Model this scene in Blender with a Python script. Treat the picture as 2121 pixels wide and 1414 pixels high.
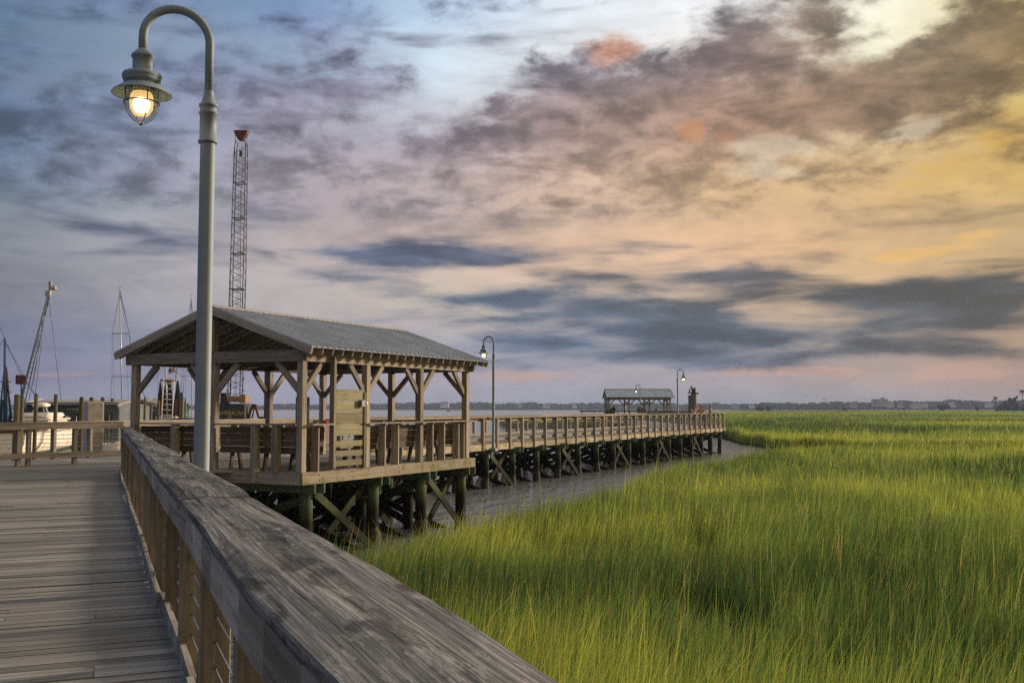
import bpy, bmesh, math, random
import numpy as np
from mathutils import Vector, Matrix
random.seed(7); RNG=np.random.default_rng(7)
scene=bpy.context.scene
for o in list(bpy.data.objects): bpy.data.objects.remove(o)
COL=scene.collection
R=math.radians
# ------------------------------------------------------------ camera
F_PX=2100.0; CAMZ=1.5; PITCH=math.atan(138/F_PX)
cam_d=bpy.data.cameras.new('camera'); cam=bpy.data.objects.new('camera',cam_d); COL.objects.link(cam)
cam_d.sensor_width=36; cam_d.lens=36*F_PX/2121; cam_d.clip_start=0.05; cam_d.clip_end=12000
cam.location=(0,0,CAMZ); cam.rotation_euler=(R(90)+PITCH,0,0)
scene.camera=cam
scene.view_settings.view_transform='Standard'; scene.view_settings.look='None'
scene.view_settings.exposure=0.12; scene.view_settings.gamma=1.0
scene.cycles.use_denoising=False; scene.cycles.use_adaptive_sampling=False; scene.cycles.sample_clamp_indirect=3.0; scene.cycles.sample_clamp_direct=20.0
scene.cycles.max_bounces=6; scene.cycles.diffuse_bounces=2; scene.cycles.glossy_bounces=3
scene.cycles.transmission_bounces=4; scene.cycles.transparent_max_bounces=8; scene.cycles.volume_bounces=0
_c,_s=math.cos(PITCH),math.sin(PITCH)
def ray(px,py):
    fx=(px-1060.5)/F_PX; fy=(py-707)/F_PX
    return Vector((fx,_c+fy*_s,_s-fy*_c))
def P(px,py,z):
    d=ray(px,py); t=(z-CAMZ)/d.z; return Vector((d.x*t,d.y*t,z))
def AT(px,py,Y):
    d=ray(px,py); t=Y/d.y; return Vector((d.x*t,Y,CAMZ+d.z*t))
def lin(c):
    return tuple((x/255/12.92 if x/255<=0.04045 else ((x/255+0.055)/1.055)**2.4) for x in c)+(1,)
# ------------------------------------------------------------ node helper
class NT:
    def __init__(s,tree): s.t=tree; s.n=tree.nodes; s.l=tree.links
    def a(s,typ,ins=None,**kw):
        nd=s.n.new(typ)
        if 'node_tree' in kw: nd.node_tree=kw.pop('node_tree')
        for k,v in kw.items(): setattr(nd,k,v)
        if ins:
            for k,v in ins.items():
                sock=nd.inputs[k]
                if isinstance(v,bpy.types.NodeSocket): s.l.new(v,sock)
                else: sock.default_value=v
        return nd
    def m(s,op,x,y=None,z=None,clamp=False):
        ins={0:x}
        if y is not None: ins[1]=y
        if z is not None: ins[2]=z
        return s.a('ShaderNodeMath',ins,operation=op,use_clamp=clamp).outputs[0]
    def vm(s,op,x,y=None):
        ins={0:x}
        if y is not None: ins[1]=y
        return s.a('ShaderNodeVectorMath',ins,operation=op).outputs[0]
    def noise(s,vec,scale,detail=4,rough=.55,dist=0,dims='3D',out='Fac'):
        nd=s.a('ShaderNodeTexNoise',{'Scale':scale,'Detail':detail,'Roughness':rough,'Distortion':dist},noise_dimensions=dims)
        s.l.new(vec,nd.inputs['Vector']); return nd.outputs[out]
    def ramp(s,fac,stops,interp='LINEAR'):
        if len(stops)>8:      # long ramps are edited in a small tree of their own, which is much quicker
            g=NT(bpy.data.node_groups.new('ramp','ShaderNodeTree'))
            g.t.interface.new_socket(name='Fac',in_out='INPUT',socket_type='NodeSocketFloat')
            g.t.interface.new_socket(name='Color',in_out='OUTPUT',socket_type='NodeSocketColor')
            gi=g.a('NodeGroupInput'); nd=g.a('ShaderNodeValToRGB'); g._fill(nd,stops,interp)
            g.l.new(gi.outputs[0],nd.inputs[0]); g.l.new(nd.outputs[0],g.a('NodeGroupOutput').inputs[0])
            return s.a('ShaderNodeGroup',node_tree=g.t,ins={0:fac}).outputs[0]
        nd=s.a('ShaderNodeValToRGB'); s._fill(nd,stops,interp)
        s.l.new(fac,nd.inputs[0]); return nd.outputs[0]
    def _fill(s,nd,stops,interp):
        cr=nd.color_ramp; cr.interpolation=interp
        while len(cr.elements)<len(stops): cr.elements.new(.5)
        for e,(p,c) in zip(cr.elements,stops):
            e.position=p; e.color=c if len(c)==4 else tuple(c)+(1,)
    def mix(s,f,a,b,bt='MIX'):
        nd=s.a('ShaderNodeMix',data_type='RGBA',blend_type=bt)
        for i,v in ((0,f),(6,a),(7,b)):
            if isinstance(v,bpy.types.NodeSocket): s.l.new(v,nd.inputs[i])
            else: nd.inputs[i].default_value=v
        return nd.outputs[2]
    def mr(s,v,a,b,c=0,d=1,smooth=True):
        nd=s.a('ShaderNodeMapRange',interpolation_type='SMOOTHSTEP' if smooth else 'LINEAR')
        for i,x in enumerate((v,a,b,c,d)):
            if isinstance(x,bpy.types.NodeSocket): s.l.new(x,nd.inputs[i])
            else: nd.inputs[i].default_value=x
        return nd.outputs[0]
    def mapping(s,vec,loc=(0,0,0),rot=(0,0,0),scale=(1,1,1),vt='POINT'):
        nd=s.a('ShaderNodeMapping',{'Location':loc,'Rotation':rot,'Scale':scale},vector_type=vt)
        s.l.new(vec,nd.inputs['Vector']); return nd.outputs[0]
# ------------------------------------------------------------ sky
SUN_EL=R(13); SUN_AZ=R(58)      # azimuth from +Y towards +X
world=bpy.data.worlds.new('World'); scene.world=world; world.use_nodes=True
W=NT(bpy.data.node_groups.new('cloudscape','ShaderNodeTree'))   # built aside, plugged into the world when finished
W.t.interface.new_socket(name='Color',in_out='OUTPUT',socket_type='NodeSocketColor')
KS=1000.0   # sky units: milliradians of azimuth / elevation
def sk(px,py):
    d=ray(px,py); return (math.atan2(d.x,d.y)*KS, math.atan2(d.z,math.hypot(d.x,d.y))*KS)
tc=W.a('ShaderNodeTexCoord'); sep=W.a('ShaderNodeSeparateXYZ',{0:tc.outputs['Generated']})
X,Y,Z=sep.outputs
az=W.m('MULTIPLY',W.m('ARCTAN2',X,Y),KS)
hyp=W.m('SQRT',W.m('ADD',W.m('MULTIPLY',X,X),W.m('MULTIPLY',Y,Y)))
el=W.m('MULTIPLY',W.m('ARCTAN2',Z,hyp),KS)
# domain warp
sv=W.a('ShaderNodeCombineXYZ',{0:az,1:el,2:0.0}).outputs[0]
svs=W.mapping(sv,scale=(1,1.8,1))
w1=W.noise(svs,.006,5,.6,0,out='Color'); w2=W.noise(svs,.035,4,.6,0,out='Color')
off1=W.vm('MULTIPLY',W.vm('SUBTRACT',w1,(.5,.5,.5)),(150,70,0)); off2=W.vm('MULTIPLY',W.vm('SUBTRACT',w2,(.5,.5,.5)),(34,20,0))
wv=W.vm('ADD',W.vm('ADD',sv,off1),off2)
wvs=W.vm('ADD',sv,W.vm('ADD',W.vm('MULTIPLY',off1,(.35,.3,0)),W.vm('MULTIPLY',off2,(.8,.5,0))))   # lightly warped
ws=W.a('ShaderNodeSeparateXYZ',{0:wvs}); waz,wel=ws.outputs[0],ws.outputs[1]; ws1,we1=waz,wel
ws_=W.a('ShaderNodeSeparateXYZ',{0:W.vm('ADD',sv,W.vm('ADD',W.vm('MULTIPLY',off1,(.7,.6,0)),off2))}); ws0,we0=ws_.outputs[0],ws_.outputs[1]
COLX=[0,300,600,900,1200,1500,1800,2121]
def grid(rows,aznode,elnode):
    lo,hi=-900.0,900.0
    f=W.m('DIVIDE',W.m('SUBTRACT',aznode,lo),hi-lo)
    prev=None; pe=None
    for y,cols,ends in rows:      # from low to high
        st=[]
        if ends: st.append((0.0,lin(ends[0])))
        for x,c in zip(COLX,cols):
            a,_=sk(x,y); st.append(((a-lo)/(hi-lo),lin(c)))
        if ends: st.append((1.0,lin(ends[1])))
        col=W.ramp(f,st,'LINEAR'); e=sk(1060,y)[1]
        if prev is None: prev=col
        else: prev=W.mix(W.mr(elnode,pe,e),prev,col)
        pe=e
    return prev
clear_rows=[
 (838,[(124,130,154),(134,138,160),(142,146,166),(148,150,167),(146,149,165),(142,146,158),(148,142,150),(148,136,138)],[(110,115,140),(160,125,100)]),
 (790,[(120,122,148),(136,134,158),(152,148,166),(160,154,166),(158,152,164),(158,150,158),(164,148,146),(164,140,134)],[(100,108,135),(185,130,95)]),
 (720,[(112,116,140),(138,140,158),(162,158,170),(172,166,172),(170,164,166),(166,158,158),(170,154,142),(168,144,124)],[(95,105,135),(190,140,90)]),
 (620,[(122,124,134),(156,154,162),(182,174,172),(192,180,170),(204,182,164),(210,182,156),(200,172,140),(184,156,120)],[(90,100,130),(200,150,85)]),
 (520,[(128,134,144),(162,160,166),(184,172,170),(204,182,170),(222,190,164),(228,190,156),(216,182,142),(192,166,126)],[(85,98,130),(215,165,85)]),
 (400,[(124,140,154),(168,176,182),(172,162,170),(190,172,168),(212,184,160),(222,190,152),(216,184,140),(206,174,112)],[(80,95,130),(225,175,80)]),
 (260,[(114,128,150),(144,158,178),(166,168,180),(196,196,204),(208,198,184),(218,204,178),(228,212,176),(216,192,126)],[(75,92,130),(230,185,85)]),
 (130,[(108,128,150),(138,154,174),(150,168,190),(206,220,232),(226,228,230),(238,234,226),(244,240,216),(226,210,152)],[(75,95,135),(225,190,100)]),
 (20,[(92,110,138),(128,146,168),(126,152,184),(190,210,230),(226,232,238),(234,234,234),(244,242,226),(228,214,160)],[(75,95,140),(220,195,120)]),
 (-500,[(122,134,152)]*3+[(158,164,170)]*3+[(190,182,165)]*2,[(112,122,140),(190,175,145)]),
]
cloud_rows=[
 (838,[(106,114,138),(126,130,152),(134,138,156),(138,140,156),(132,134,150),(128,132,146),(134,130,138),(132,122,126)],[(95,102,128),(140,112,100)]),
 (790,[(100,108,132),(118,122,144),(128,130,152),(116,124,146),(98,110,138),(98,108,132),(112,110,124),(110,102,110)],[(90,98,125),(135,108,100)]),
 (720,[(92,102,126),(112,118,140),(102,114,140),(88,106,136),(70,84,106),(62,74,92),(62,70,82),(60,64,74)],[(85,94,125),(120,98,90)]),
 (620,[(90,98,118),(114,118,138),(94,108,134),(74,88,108),(70,82,98),(70,78,88),(62,68,76),(56,60,66)],[(80,90,120),(125,100,80)]),
 (520,[(88,94,112),(100,104,122),(82,92,114),(74,84,106),(90,94,106),(102,98,104),(104,98,94),(96,88,80)],[(75,86,118),(135,108,75)]),
 (400,[(90,102,122),(120,122,138),(142,136,144),(154,142,142),(178,154,138),(184,156,126),(170,142,108),(152,124,84)],[(72,84,118),(145,115,70)]),
 (260,[(88,102,126),(112,120,140),(130,124,140),(124,114,126),(142,122,116),(146,118,102),(128,106,88),(116,96,70)],[(70,84,118),(140,110,62)]),
 (130,[(82,100,128),(104,116,142),(106,106,132),(120,112,128),(110,102,112),(118,100,98),(126,108,90),(112,94,68)],[(68,84,118),(135,108,62)]),
 (20,[(76,92,124),(100,114,144),(112,124,158),(120,126,156),(134,134,150),(100,92,98),(136,120,98),(124,106,70)],[(66,84,120),(135,112,66)]),
 (-500,[(96,102,116)]*3+[(118,118,124)]*3+[(132,118,98)]*2,[(90,98,112),(125,112,88)]),
]
clear=grid(clear_rows,waz,wel)
cloud=grid(cloud_rows,waz,wel)
# fractal cloud noise, sheared so that streaks run along the cloud bank and flatten to the horizon
nv=W.mapping(sv,rot=(0,0,R(-14)),scale=(.0052,.0125,1))
n_big=W.noise(nv,1.0,6,.6,.35)
nv2=W.mapping(sv,rot=(0,0,R(-8)),scale=(.02,.055,1))
n_fine=W.noise(nv2,1.0,5,.62,.4)
n_mid=W.noise(W.mapping(sv,loc=(3,7,0),rot=(0,0,R(-14)),scale=(.011,.03,1)),1.0,6,.62,.5)
n_puff=W.noise(W.mapping(sv,loc=(1,2,0),rot=(0,0,R(-16)),scale=(.022,.040,1)),1.0,7,.58,.2)
# --- coarse cloud layout: fields laid out on sky rows (colour ramps along azimuth), broken up by the noise warp
def blobval(lst,px,py):
    v=0.0
    for (bx,by,rx,ry,rot,amp) in lst:
        c,s_=math.cos(R(rot)),math.sin(R(rot)); dx,dy=px-bx,-(py-by)
        x=(dx*c+dy*s_)/rx; y=(-dx*s_+dy*c)/ry
        v+=amp*max(0.0,1-math.hypot(x,y))
    return v
def fields(av,ev,ys,lists,x0=-40,x1=2161,nx=30):
    f=W.m('DIVIDE',W.m('ADD',av,900.0),1800.0); prev=None
    for i,y in enumerate(ys):
        st=[]
        for k in range(nx):
            x=x0+(x1-x0)*k/(nx-1)
            st.append(((sk(x,y)[0]+900)/1800,tuple(min(1,max(0,(blobval(l,x,y)+1.5)/3.0)) for l in lists)))
        ff=f if i%4 or prev is None else W.m('MULTIPLY_ADD',prev,1e-6,f)
        c=W.ramp(ff,st,'B_SPLINE'); e=sk(1060,y)[1]
        prev=c if prev is None else W.mix(W.mr(ev,pe,e,0,1,False),prev,c)
        pe=e
    sp=W.a('ShaderNodeSeparateColor',{0:prev})
    return [W.m('MULTIPLY_ADD',o,3.0,-1.5) for o in sp.outputs[:3]]
up=[(1300,290,820,250,14,.78),(1700,210,700,200,16,.62),(760,150,230,90,4,.6),(880,330,520,200,8,.34),
 (250,370,460,190,-4,.75),(60,330,200,110,0,.5),(330,230,420,160,0,.3),(1160,165,190,90,24,.5),(1560,90,230,110,20,.6),(1700,60,170,150,0,.4),(1950,120,240,150,20,.5),
 (2040,200,260,90,14,.35),(900,40,330,60,10,.3),(150,60,460,170,0,.3),(480,250,200,80,10,.25),(1450,350,300,60,8,.3),(1950,230,420,120,12,.75),(1760,300,300,70,12,.4),(2080,330,160,50,24,.4),(2050,120,160,110,10,.35),
 (1010,120,330,64,27,-.8),(860,70,130,60,20,-.6),(1330,50,330,62,15,-.65),(1390,115,110,40,20,-.6),(1850,70,150,90,25,-1.1),(1800,110,110,50,10,-.6),
 (930,150,120,50,20,-.4),(1660,25,60,40,0,-.4),(890,225,130,34,10,-.4),
 (270,465,180,44,-10,-.8),(30,370,70,50,0,-.6),(1640,325,300,50,4,-.7),(1870,272,130,36,14,-.75),(1990,250,120,36,12,-.35),(1350,430,520,90,4,-.3),(2060,60,90,60,20,-.4)]
gold=[(1980,370,300,44,20,1.0),(2110,320,150,50,26,1.0),(1800,430,300,40,8,.6)]
lo_b=[(860,530,330,40,-1,1.3),(690,530,190,30,4,.8),(1010,528,170,36,0,.8),(230,500,170,36,-10,1.2),(370,515,160,34,-2,.8),(60,445,120,20,-4,.5),
 (740,580,140,26,0,.8),(870,565,100,20,0,.6),(960,620,260,30,2,1.0),(1140,590,200,40,-2,.8),(1130,640,240,30,0,.8),(1330,520,200,38,4,.85),
 (1500,570,250,44,-4,1.2),(1380,540,90,20,0,.4),(1330,620,380,60,3,.8),(1250,680,420,52,0,.95),(1400,650,260,50,0,.5),(1100,720,380,40,0,.8),(1560,690,330,46,0,.8),
 (1900,625,300,36,2,1.25),(1990,660,420,50,0,1.2),(2100,620,240,44,4,.8),(1850,700,420,60,0,.8),(1650,735,420,30,0,.8),(2100,740,300,36,0,.5),(1950,590,300,28,8,.4),
 (1320,745,420,30,0,.8),(1700,610,300,60,0,.35),(60,680,190,60,8,.5),(160,720,220,40,0,.4),(20,760,200,50,0,.3),(1000,760,240,26,0,.4),(640,690,220,34,0,.3),(1500,758,300,22,0,.5)]
gold2=[(1940,545,190,26,9,1.1),(2050,520,110,22,12,1.0),(1840,556,90,18,8,.7)]
pink=[(1500,772,800,20,0,.9),(1900,768,320,20,0,1.1),(1100,778,350,20,0,.7),(2000,755,240,18,0,.5),(1350,545,110,24,0,.5),(60,772,300,26,0,.3),(200,770,300,20,0,.3)]
uf,gf,_b=fields(ws0,we0,[0,36,72,108,144,180,220,265,310,360,410,470,530],(up,gold,[]))
lf,g2,pk=fields(ws1,we1,[430,455,480,505,530,555,580,605,630,655,680,705,730,755,775,800,838],(lo_b,gold2,pink))
mu=W.m('ADD',uf,W.m('MULTIPLY_ADD',W.m('SUBTRACT',n_big,.5),2.2,.2))
mu=W.m('MULTIPLY_ADD',W.m('SUBTRACT',n_puff,.5),W.mr(az,-420,60,.35,1.5),W.m('MULTIPLY_ADD',W.m('SUBTRACT',n_mid,.5),1.6,mu))
fade=W.mr(el,sk(1060,560)[1],sk(1060,400)[1])
mask_u=W.m('MULTIPLY',W.mr(mu,-.02,.85),fade)
nl=W.noise(W.mapping(sv,rot=(0,0,R(-2)),scale=(.0080,.044,1)),1.0,5,.5,.3)
ml=W.m('ADD',lf,W.m('MULTIPLY_ADD',W.m('SUBTRACT',nl,.5),3.4,.02))
mask_l=W.m('MULTIPLY',W.mr(ml,-.05,1.15),W.mr(el,sk(1060,815)[1],sk(1060,765)[1]))
def grey(v): return W.a('ShaderNodeCombineXYZ',{0:v,1:v,2:v}).outputs[0]
shade=W.mr(W.m('ADD',W.m('MULTIPLY',n_puff,.55),W.m('MULTIPLY',n_mid,.45)),.36,.64,1.75,.55)
cl_tex=W.vm('MULTIPLY',cloud,grey(shade))
clt=W.mr(n_mid,.32,.68,.9,1.07)
clear_t=W.vm('MULTIPLY',clear,grey(clt))
col=W.mix(W.m('MULTIPLY',mask_u,.94),clear_t,cl_tex)
lsh=W.mr(W.m('ADD',W.m('MULTIPLY',nl,.7),W.m('MULTIPLY',n_mid,.3)),.38,.62,1.75,.78)
lo_c=W.vm('MULTIPLY',cloud,grey(lsh))
col=W.mix(W.m('MULTIPLY',mask_l,.95),col,lo_c)
def tint(field,color,strength,nz,lo=.0,hi=1.1,amp=1.8):
    global col
    b=W.m('MULTIPLY',field,W.m('MULTIPLY_ADD',W.m('SUBTRACT',nz,.5),amp*2.2,1.0))
    col=W.mix(W.m('MULTIPLY',W.mr(b,lo,hi),strength),col,lin(color))
tint(gf,(218,176,96),.5,n_fine,.25,1.3)
tint(g2,(228,186,124),.75,nl,.3,.9,2.0)
tint(pk,(202,162,146),.5,nl,.3,1.1,3.0)
def puff(vec,px,py,rx,ry,rot,color,strength,amp=1.3,nz=None):
    global col
    a,e=sk(px,py)
    mp=W.mapping(vec,loc=(a,e,0),rot=(0,0,R(rot)),scale=(rx/2.1,ry/2.1,1000),vt='TEXTURE')
    g=W.a('ShaderNodeTexGradient',gradient_type='SPHERICAL'); W.l.new(mp,g.inputs[0])
    b=W.m('MULTIPLY',g.outputs[0],W.m('MULTIPLY_ADD',W.m('SUBTRACT',nz or n_fine,.5),amp*2.2,1.0))
    col=W.mix(W.m('MULTIPLY',W.mr(b,.05,.7),strength),col,lin(color))
puff(wvs,1255,103,84,50,0,(196,128,84),.55,1.6)
puff(wvs,1430,266,46,34,0,(206,148,104),.5,1.1); puff(wvs,1506,273,28,17,0,(184,136,108),.5,.9)
for q in [(1600,300,110,30,-6),(1590,345,110,30,-4),(1880,272,90,30,14)]:
    puff(wvs,*q,(240,228,204),.35,2.0)
sky=W.a('ShaderNodeTexSky',sky_type='NISHITA',sun_disc=False,sun_elevation=SUN_EL,sun_rotation=SUN_AZ,altitude=10,air_density=1.0,dust_density=1.5,ozone_density=1.0)
SKY_MIX=0.004
nz_=W.a('ShaderNodeVectorMath',{0:sky.outputs[0]},operation='SCALE'); nz_.inputs['Scale'].default_value=SKY_MIX
hs=W.a('ShaderNodeHueSaturation',{'Hue':.5,'Saturation':1.10,'Value':1.0,'Fac':1.0,'Color':col})
tot=W.vm('ADD',hs.outputs[0],nz_.outputs[0])
# unseen sky overhead is boosted to add fill on deck, handrail and grass
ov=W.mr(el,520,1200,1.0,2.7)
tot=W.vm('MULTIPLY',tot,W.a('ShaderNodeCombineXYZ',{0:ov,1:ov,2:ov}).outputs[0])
W.l.new(tot,W.a('NodeGroupOutput').inputs[0])
WW=NT(world.node_tree)
for nd in list(WW.n): WW.n.remove(nd)
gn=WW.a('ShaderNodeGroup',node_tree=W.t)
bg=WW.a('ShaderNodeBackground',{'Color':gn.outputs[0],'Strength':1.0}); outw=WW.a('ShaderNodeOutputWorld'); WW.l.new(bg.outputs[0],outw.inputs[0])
world.cycles.sampling_method='MANUAL'; world.cycles.sample_map_resolution=256
# ------------------------------------------------------------ sun
sl=bpy.data.lights.new('sun','SUN'); sun=bpy.data.objects.new('sun',sl); COL.objects.link(sun)
sl.energy=5.0; sl.angle=R(6); sl.color=(1.0,.79,.60)
sd=Vector((math.sin(SUN_AZ)*math.cos(SUN_EL),math.cos(SUN_AZ)*math.cos(SUN_EL),math.sin(SUN_EL)))
sun.rotation_euler=sd.to_track_quat('Z','Y').to_euler(); sun.location=(60,20,40)
# ------------------------------------------------------------ object helpers
def prop(o,label=None,cat=None,group=None,kind=None):
    for k,v in (('label',label),('category',cat),('group',group),('kind',kind)):
        if v: o[k]=v
    return o
def empty(name,loc,label,cat,group=None,rz=0):
    o=bpy.data.objects.new(name,None); COL.objects.link(o); o.location=loc; o.rotation_euler=(0,0,rz); o.empty_display_size=.3
    return prop(o,label,cat,group)
def copy_tree(o,parent=None):
    c=o.copy(); COL.objects.link(c)
    if parent is not None: c.parent=parent
    for ch in list(o.children): copy_tree(ch,c)
    return c
V=Vector
class MB:
    """collects boxes, bars, tubes and lathes with wood-grain uvs (u along the piece, metres)"""
    def __init__(s): s.v=[]; s.f=[]; s.uv=[]; s.mi=[]; s.sm=[]; s.cur=0
    def face(s,idx,uv,smooth=False): s.f.append(idx); s.uv.append(uv); s.mi.append(s.cur); s.sm.append(smooth)
    def box(s,c,ax,h,jit=0.0):
        c=V(c); ax=[V(a) for a in ax]; b=len(s.v)
        for i in (-1,1):
            for j in (-1,1):
                for k in (-1,1):
                    p=c+ax[0]*h[0]*i+ax[1]*h[1]*j+ax[2]*h[2]*k
                    if jit: p=p+V((random.uniform(-jit,jit),random.uniform(-jit,jit),random.uniform(-jit,jit)))
                    s.v.append(p)
        L=max(range(3),key=lambda q:h[q]); ou,ov=random.uniform(0,60),random.uniform(0,60)
        quads=[((0,1,3,2),0),((4,6,7,5),0),((0,4,5,1),1),((2,3,7,6),1),((0,2,6,4),2),((1,5,7,3),2)]
        sg=[(-1 if i<4 else 1, -1 if i%4<2 else 1, -1 if i%2==0 else 1) for i in range(8)]
        for n,(q,nax) in enumerate(quads):
            o=[x for x in range(3) if x!=nax]
            if L in o: ua=L; va=[x for x in o if x!=L][0]
            else: ua,va=o
            s.face([b+i for i in q],[(ou+sg[i][ua]*h[ua],ov+n*1.7+sg[i][va]*h[va]) for i in q])
    def bar(s,p0,p1,w,hgt,up=(0,0,1),jit=0.0):
        """bar from p0 to p1; w across, hgt along up"""
        p0,p1=V(p0),V(p1); d=(p1-p0); L=d.length; d=d/L; up=V(up); side=d.cross(up)
        if side.length<1e-4: side=d.cross(V((0,1,0)))
        side.normalize(); u2=side.cross(d).normalized()
        s.box((p0+p1)/2,(d,side,u2),(L/2,w/2,hgt/2),jit)
    def tube(s,pts,r,seg=8,cap=True,smooth=True):
        pts=[V(p) for p in pts]; rs=r if isinstance(r,(list,tuple)) else [r]*len(pts)
        ou,ov=random.uniform(0,60),random.uniform(0,60); b=len(s.v); nrm=None; dist=0
        for i,p in enumerate(pts):
            t=(pts[min(i+1,len(pts)-1)]-pts[max(i-1,0)]).normalized()
            if nrm is None:
                nrm=t.cross(V((0,0,1)));
                if nrm.length<1e-3: nrm=t.cross(V((0,1,0)))
                nrm.normalize()
            else:
                nrm=(nrm-t*nrm.dot(t)).normalized()
            bi=t.cross(nrm)
            for k in range(seg):
                a=2*math.pi*k/seg; s.v.append(p+(nrm*math.cos(a)+bi*math.sin(a))*rs[i])
        cir=2*math.pi*max(rs)
        for i in range(len(pts)-1):
            d2=dist+(pts[i+1]-pts[i]).length
            for k in range(seg):
                k2=(k+1)%seg
                s.face([b+i*seg+k,b+i*seg+k2,b+(i+1)*seg+k2,b+(i+1)*seg+k],[(ou+dist,ov+cir*k/seg),(ou+dist,ov+cir*(k+1)/seg),(ou+d2,ov+cir*(k+1)/seg),(ou+d2,ov+cir*k/seg)],smooth)
            dist=d2
        if cap:
            for i,base in ((0,b),(1,b+(len(pts)-1)*seg)):
                idx=[base+k for k in range(seg)]
                s.face(idx if i else idx[::-1],[(ou+.3*math.cos(k),ov+.3*math.sin(k)) for k in range(seg)])
    def lathe(s,prof,c,seg=24,ax=None):
        c=V(c); b=len(s.v)
        for r,z in prof:
            for k in range(seg):
                a=2*math.pi*k/seg; s.v.append(c+V((r*math.cos(a),r*math.sin(a),z)))
        for i in range(len(prof)-1):
            for k in range(seg):
                k2=(k+1)%seg
                s.face([b+i*seg+k,b+i*seg+k2,b+(i+1)*seg+k2,b+(i+1)*seg+k],[(0,0),(.1,0),(.1,.1),(0,.1)],True)
    def quad(s,a,b_,c,d,smooth=False):
        b=len(s.v); s.v+= [V(a),V(b_),V(c),V(d)]
        L=(s.v[b+1]-s.v[b]).length; Hh=(s.v[b+3]-s.v[b]).length; o=random.uniform(0,50)
        s.face([b,b+1,b+2,b+3],[(o,o),(o+L,o),(o+L,o+Hh),(o,o+Hh)],smooth)
    def poly(s,pts):
        b=len(s.v); s.v+=[V(p) for p in pts]; s.face(list(range(b,b+len(pts))),[(p[0],p[1]) for p in pts])
    def grid(s,rows,smooth=True,closed=False):
        b=len(s.v); n=len(rows[0])
        for r in rows: s.v+=[V(p) for p in r]
        for i in range(len(rows)-1):
            for k in range(n-(0 if closed else 1)):
                k2=(k+1)%n
                q=[b+i*n+k,b+i*n+k2,b+(i+1)*n+k2,b+(i+1)*n+k]
                s.face(q,[(s.v[x].x+s.v[x].y*.3,s.v[x].z+s.v[x].y*.2) for x in q],smooth)
    def build(s,name,mat,parent=None,loc=None,bevel=0):
        me=bpy.data.meshes.new(name); me.from_pydata([tuple(p) for p in s.v],[],s.f)
        mats=mat if isinstance(mat,(list,tuple)) else [mat]
        for m_ in mats: me.materials.append(m_)
        ul=me.uv_layers.new(name='UVMap'); ul.data.foreach_set('uv',[x for f in s.uv for p in f for x in p])
        me.polygons.foreach_set('material_index',s.mi); me.polygons.foreach_set('use_smooth',s.sm)
        me.update()
        o=bpy.data.objects.new(name,me); COL.objects.link(o)
        if parent is not None: o.parent=parent
        if loc is not None: o.location=loc
        if bevel:
            bm_=o.modifiers.new('bevel','BEVEL'); bm_.width=bevel; bm_.segments=1; bm_.limit_method='ANGLE'
        return o
def one(fn,name,mat,parent,*a,**k):
    bev=k.pop('bevel',0); m=MB(); getattr(m,fn)(*a,**k); return m.build(name,mat,parent,bevel=bev)
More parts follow.
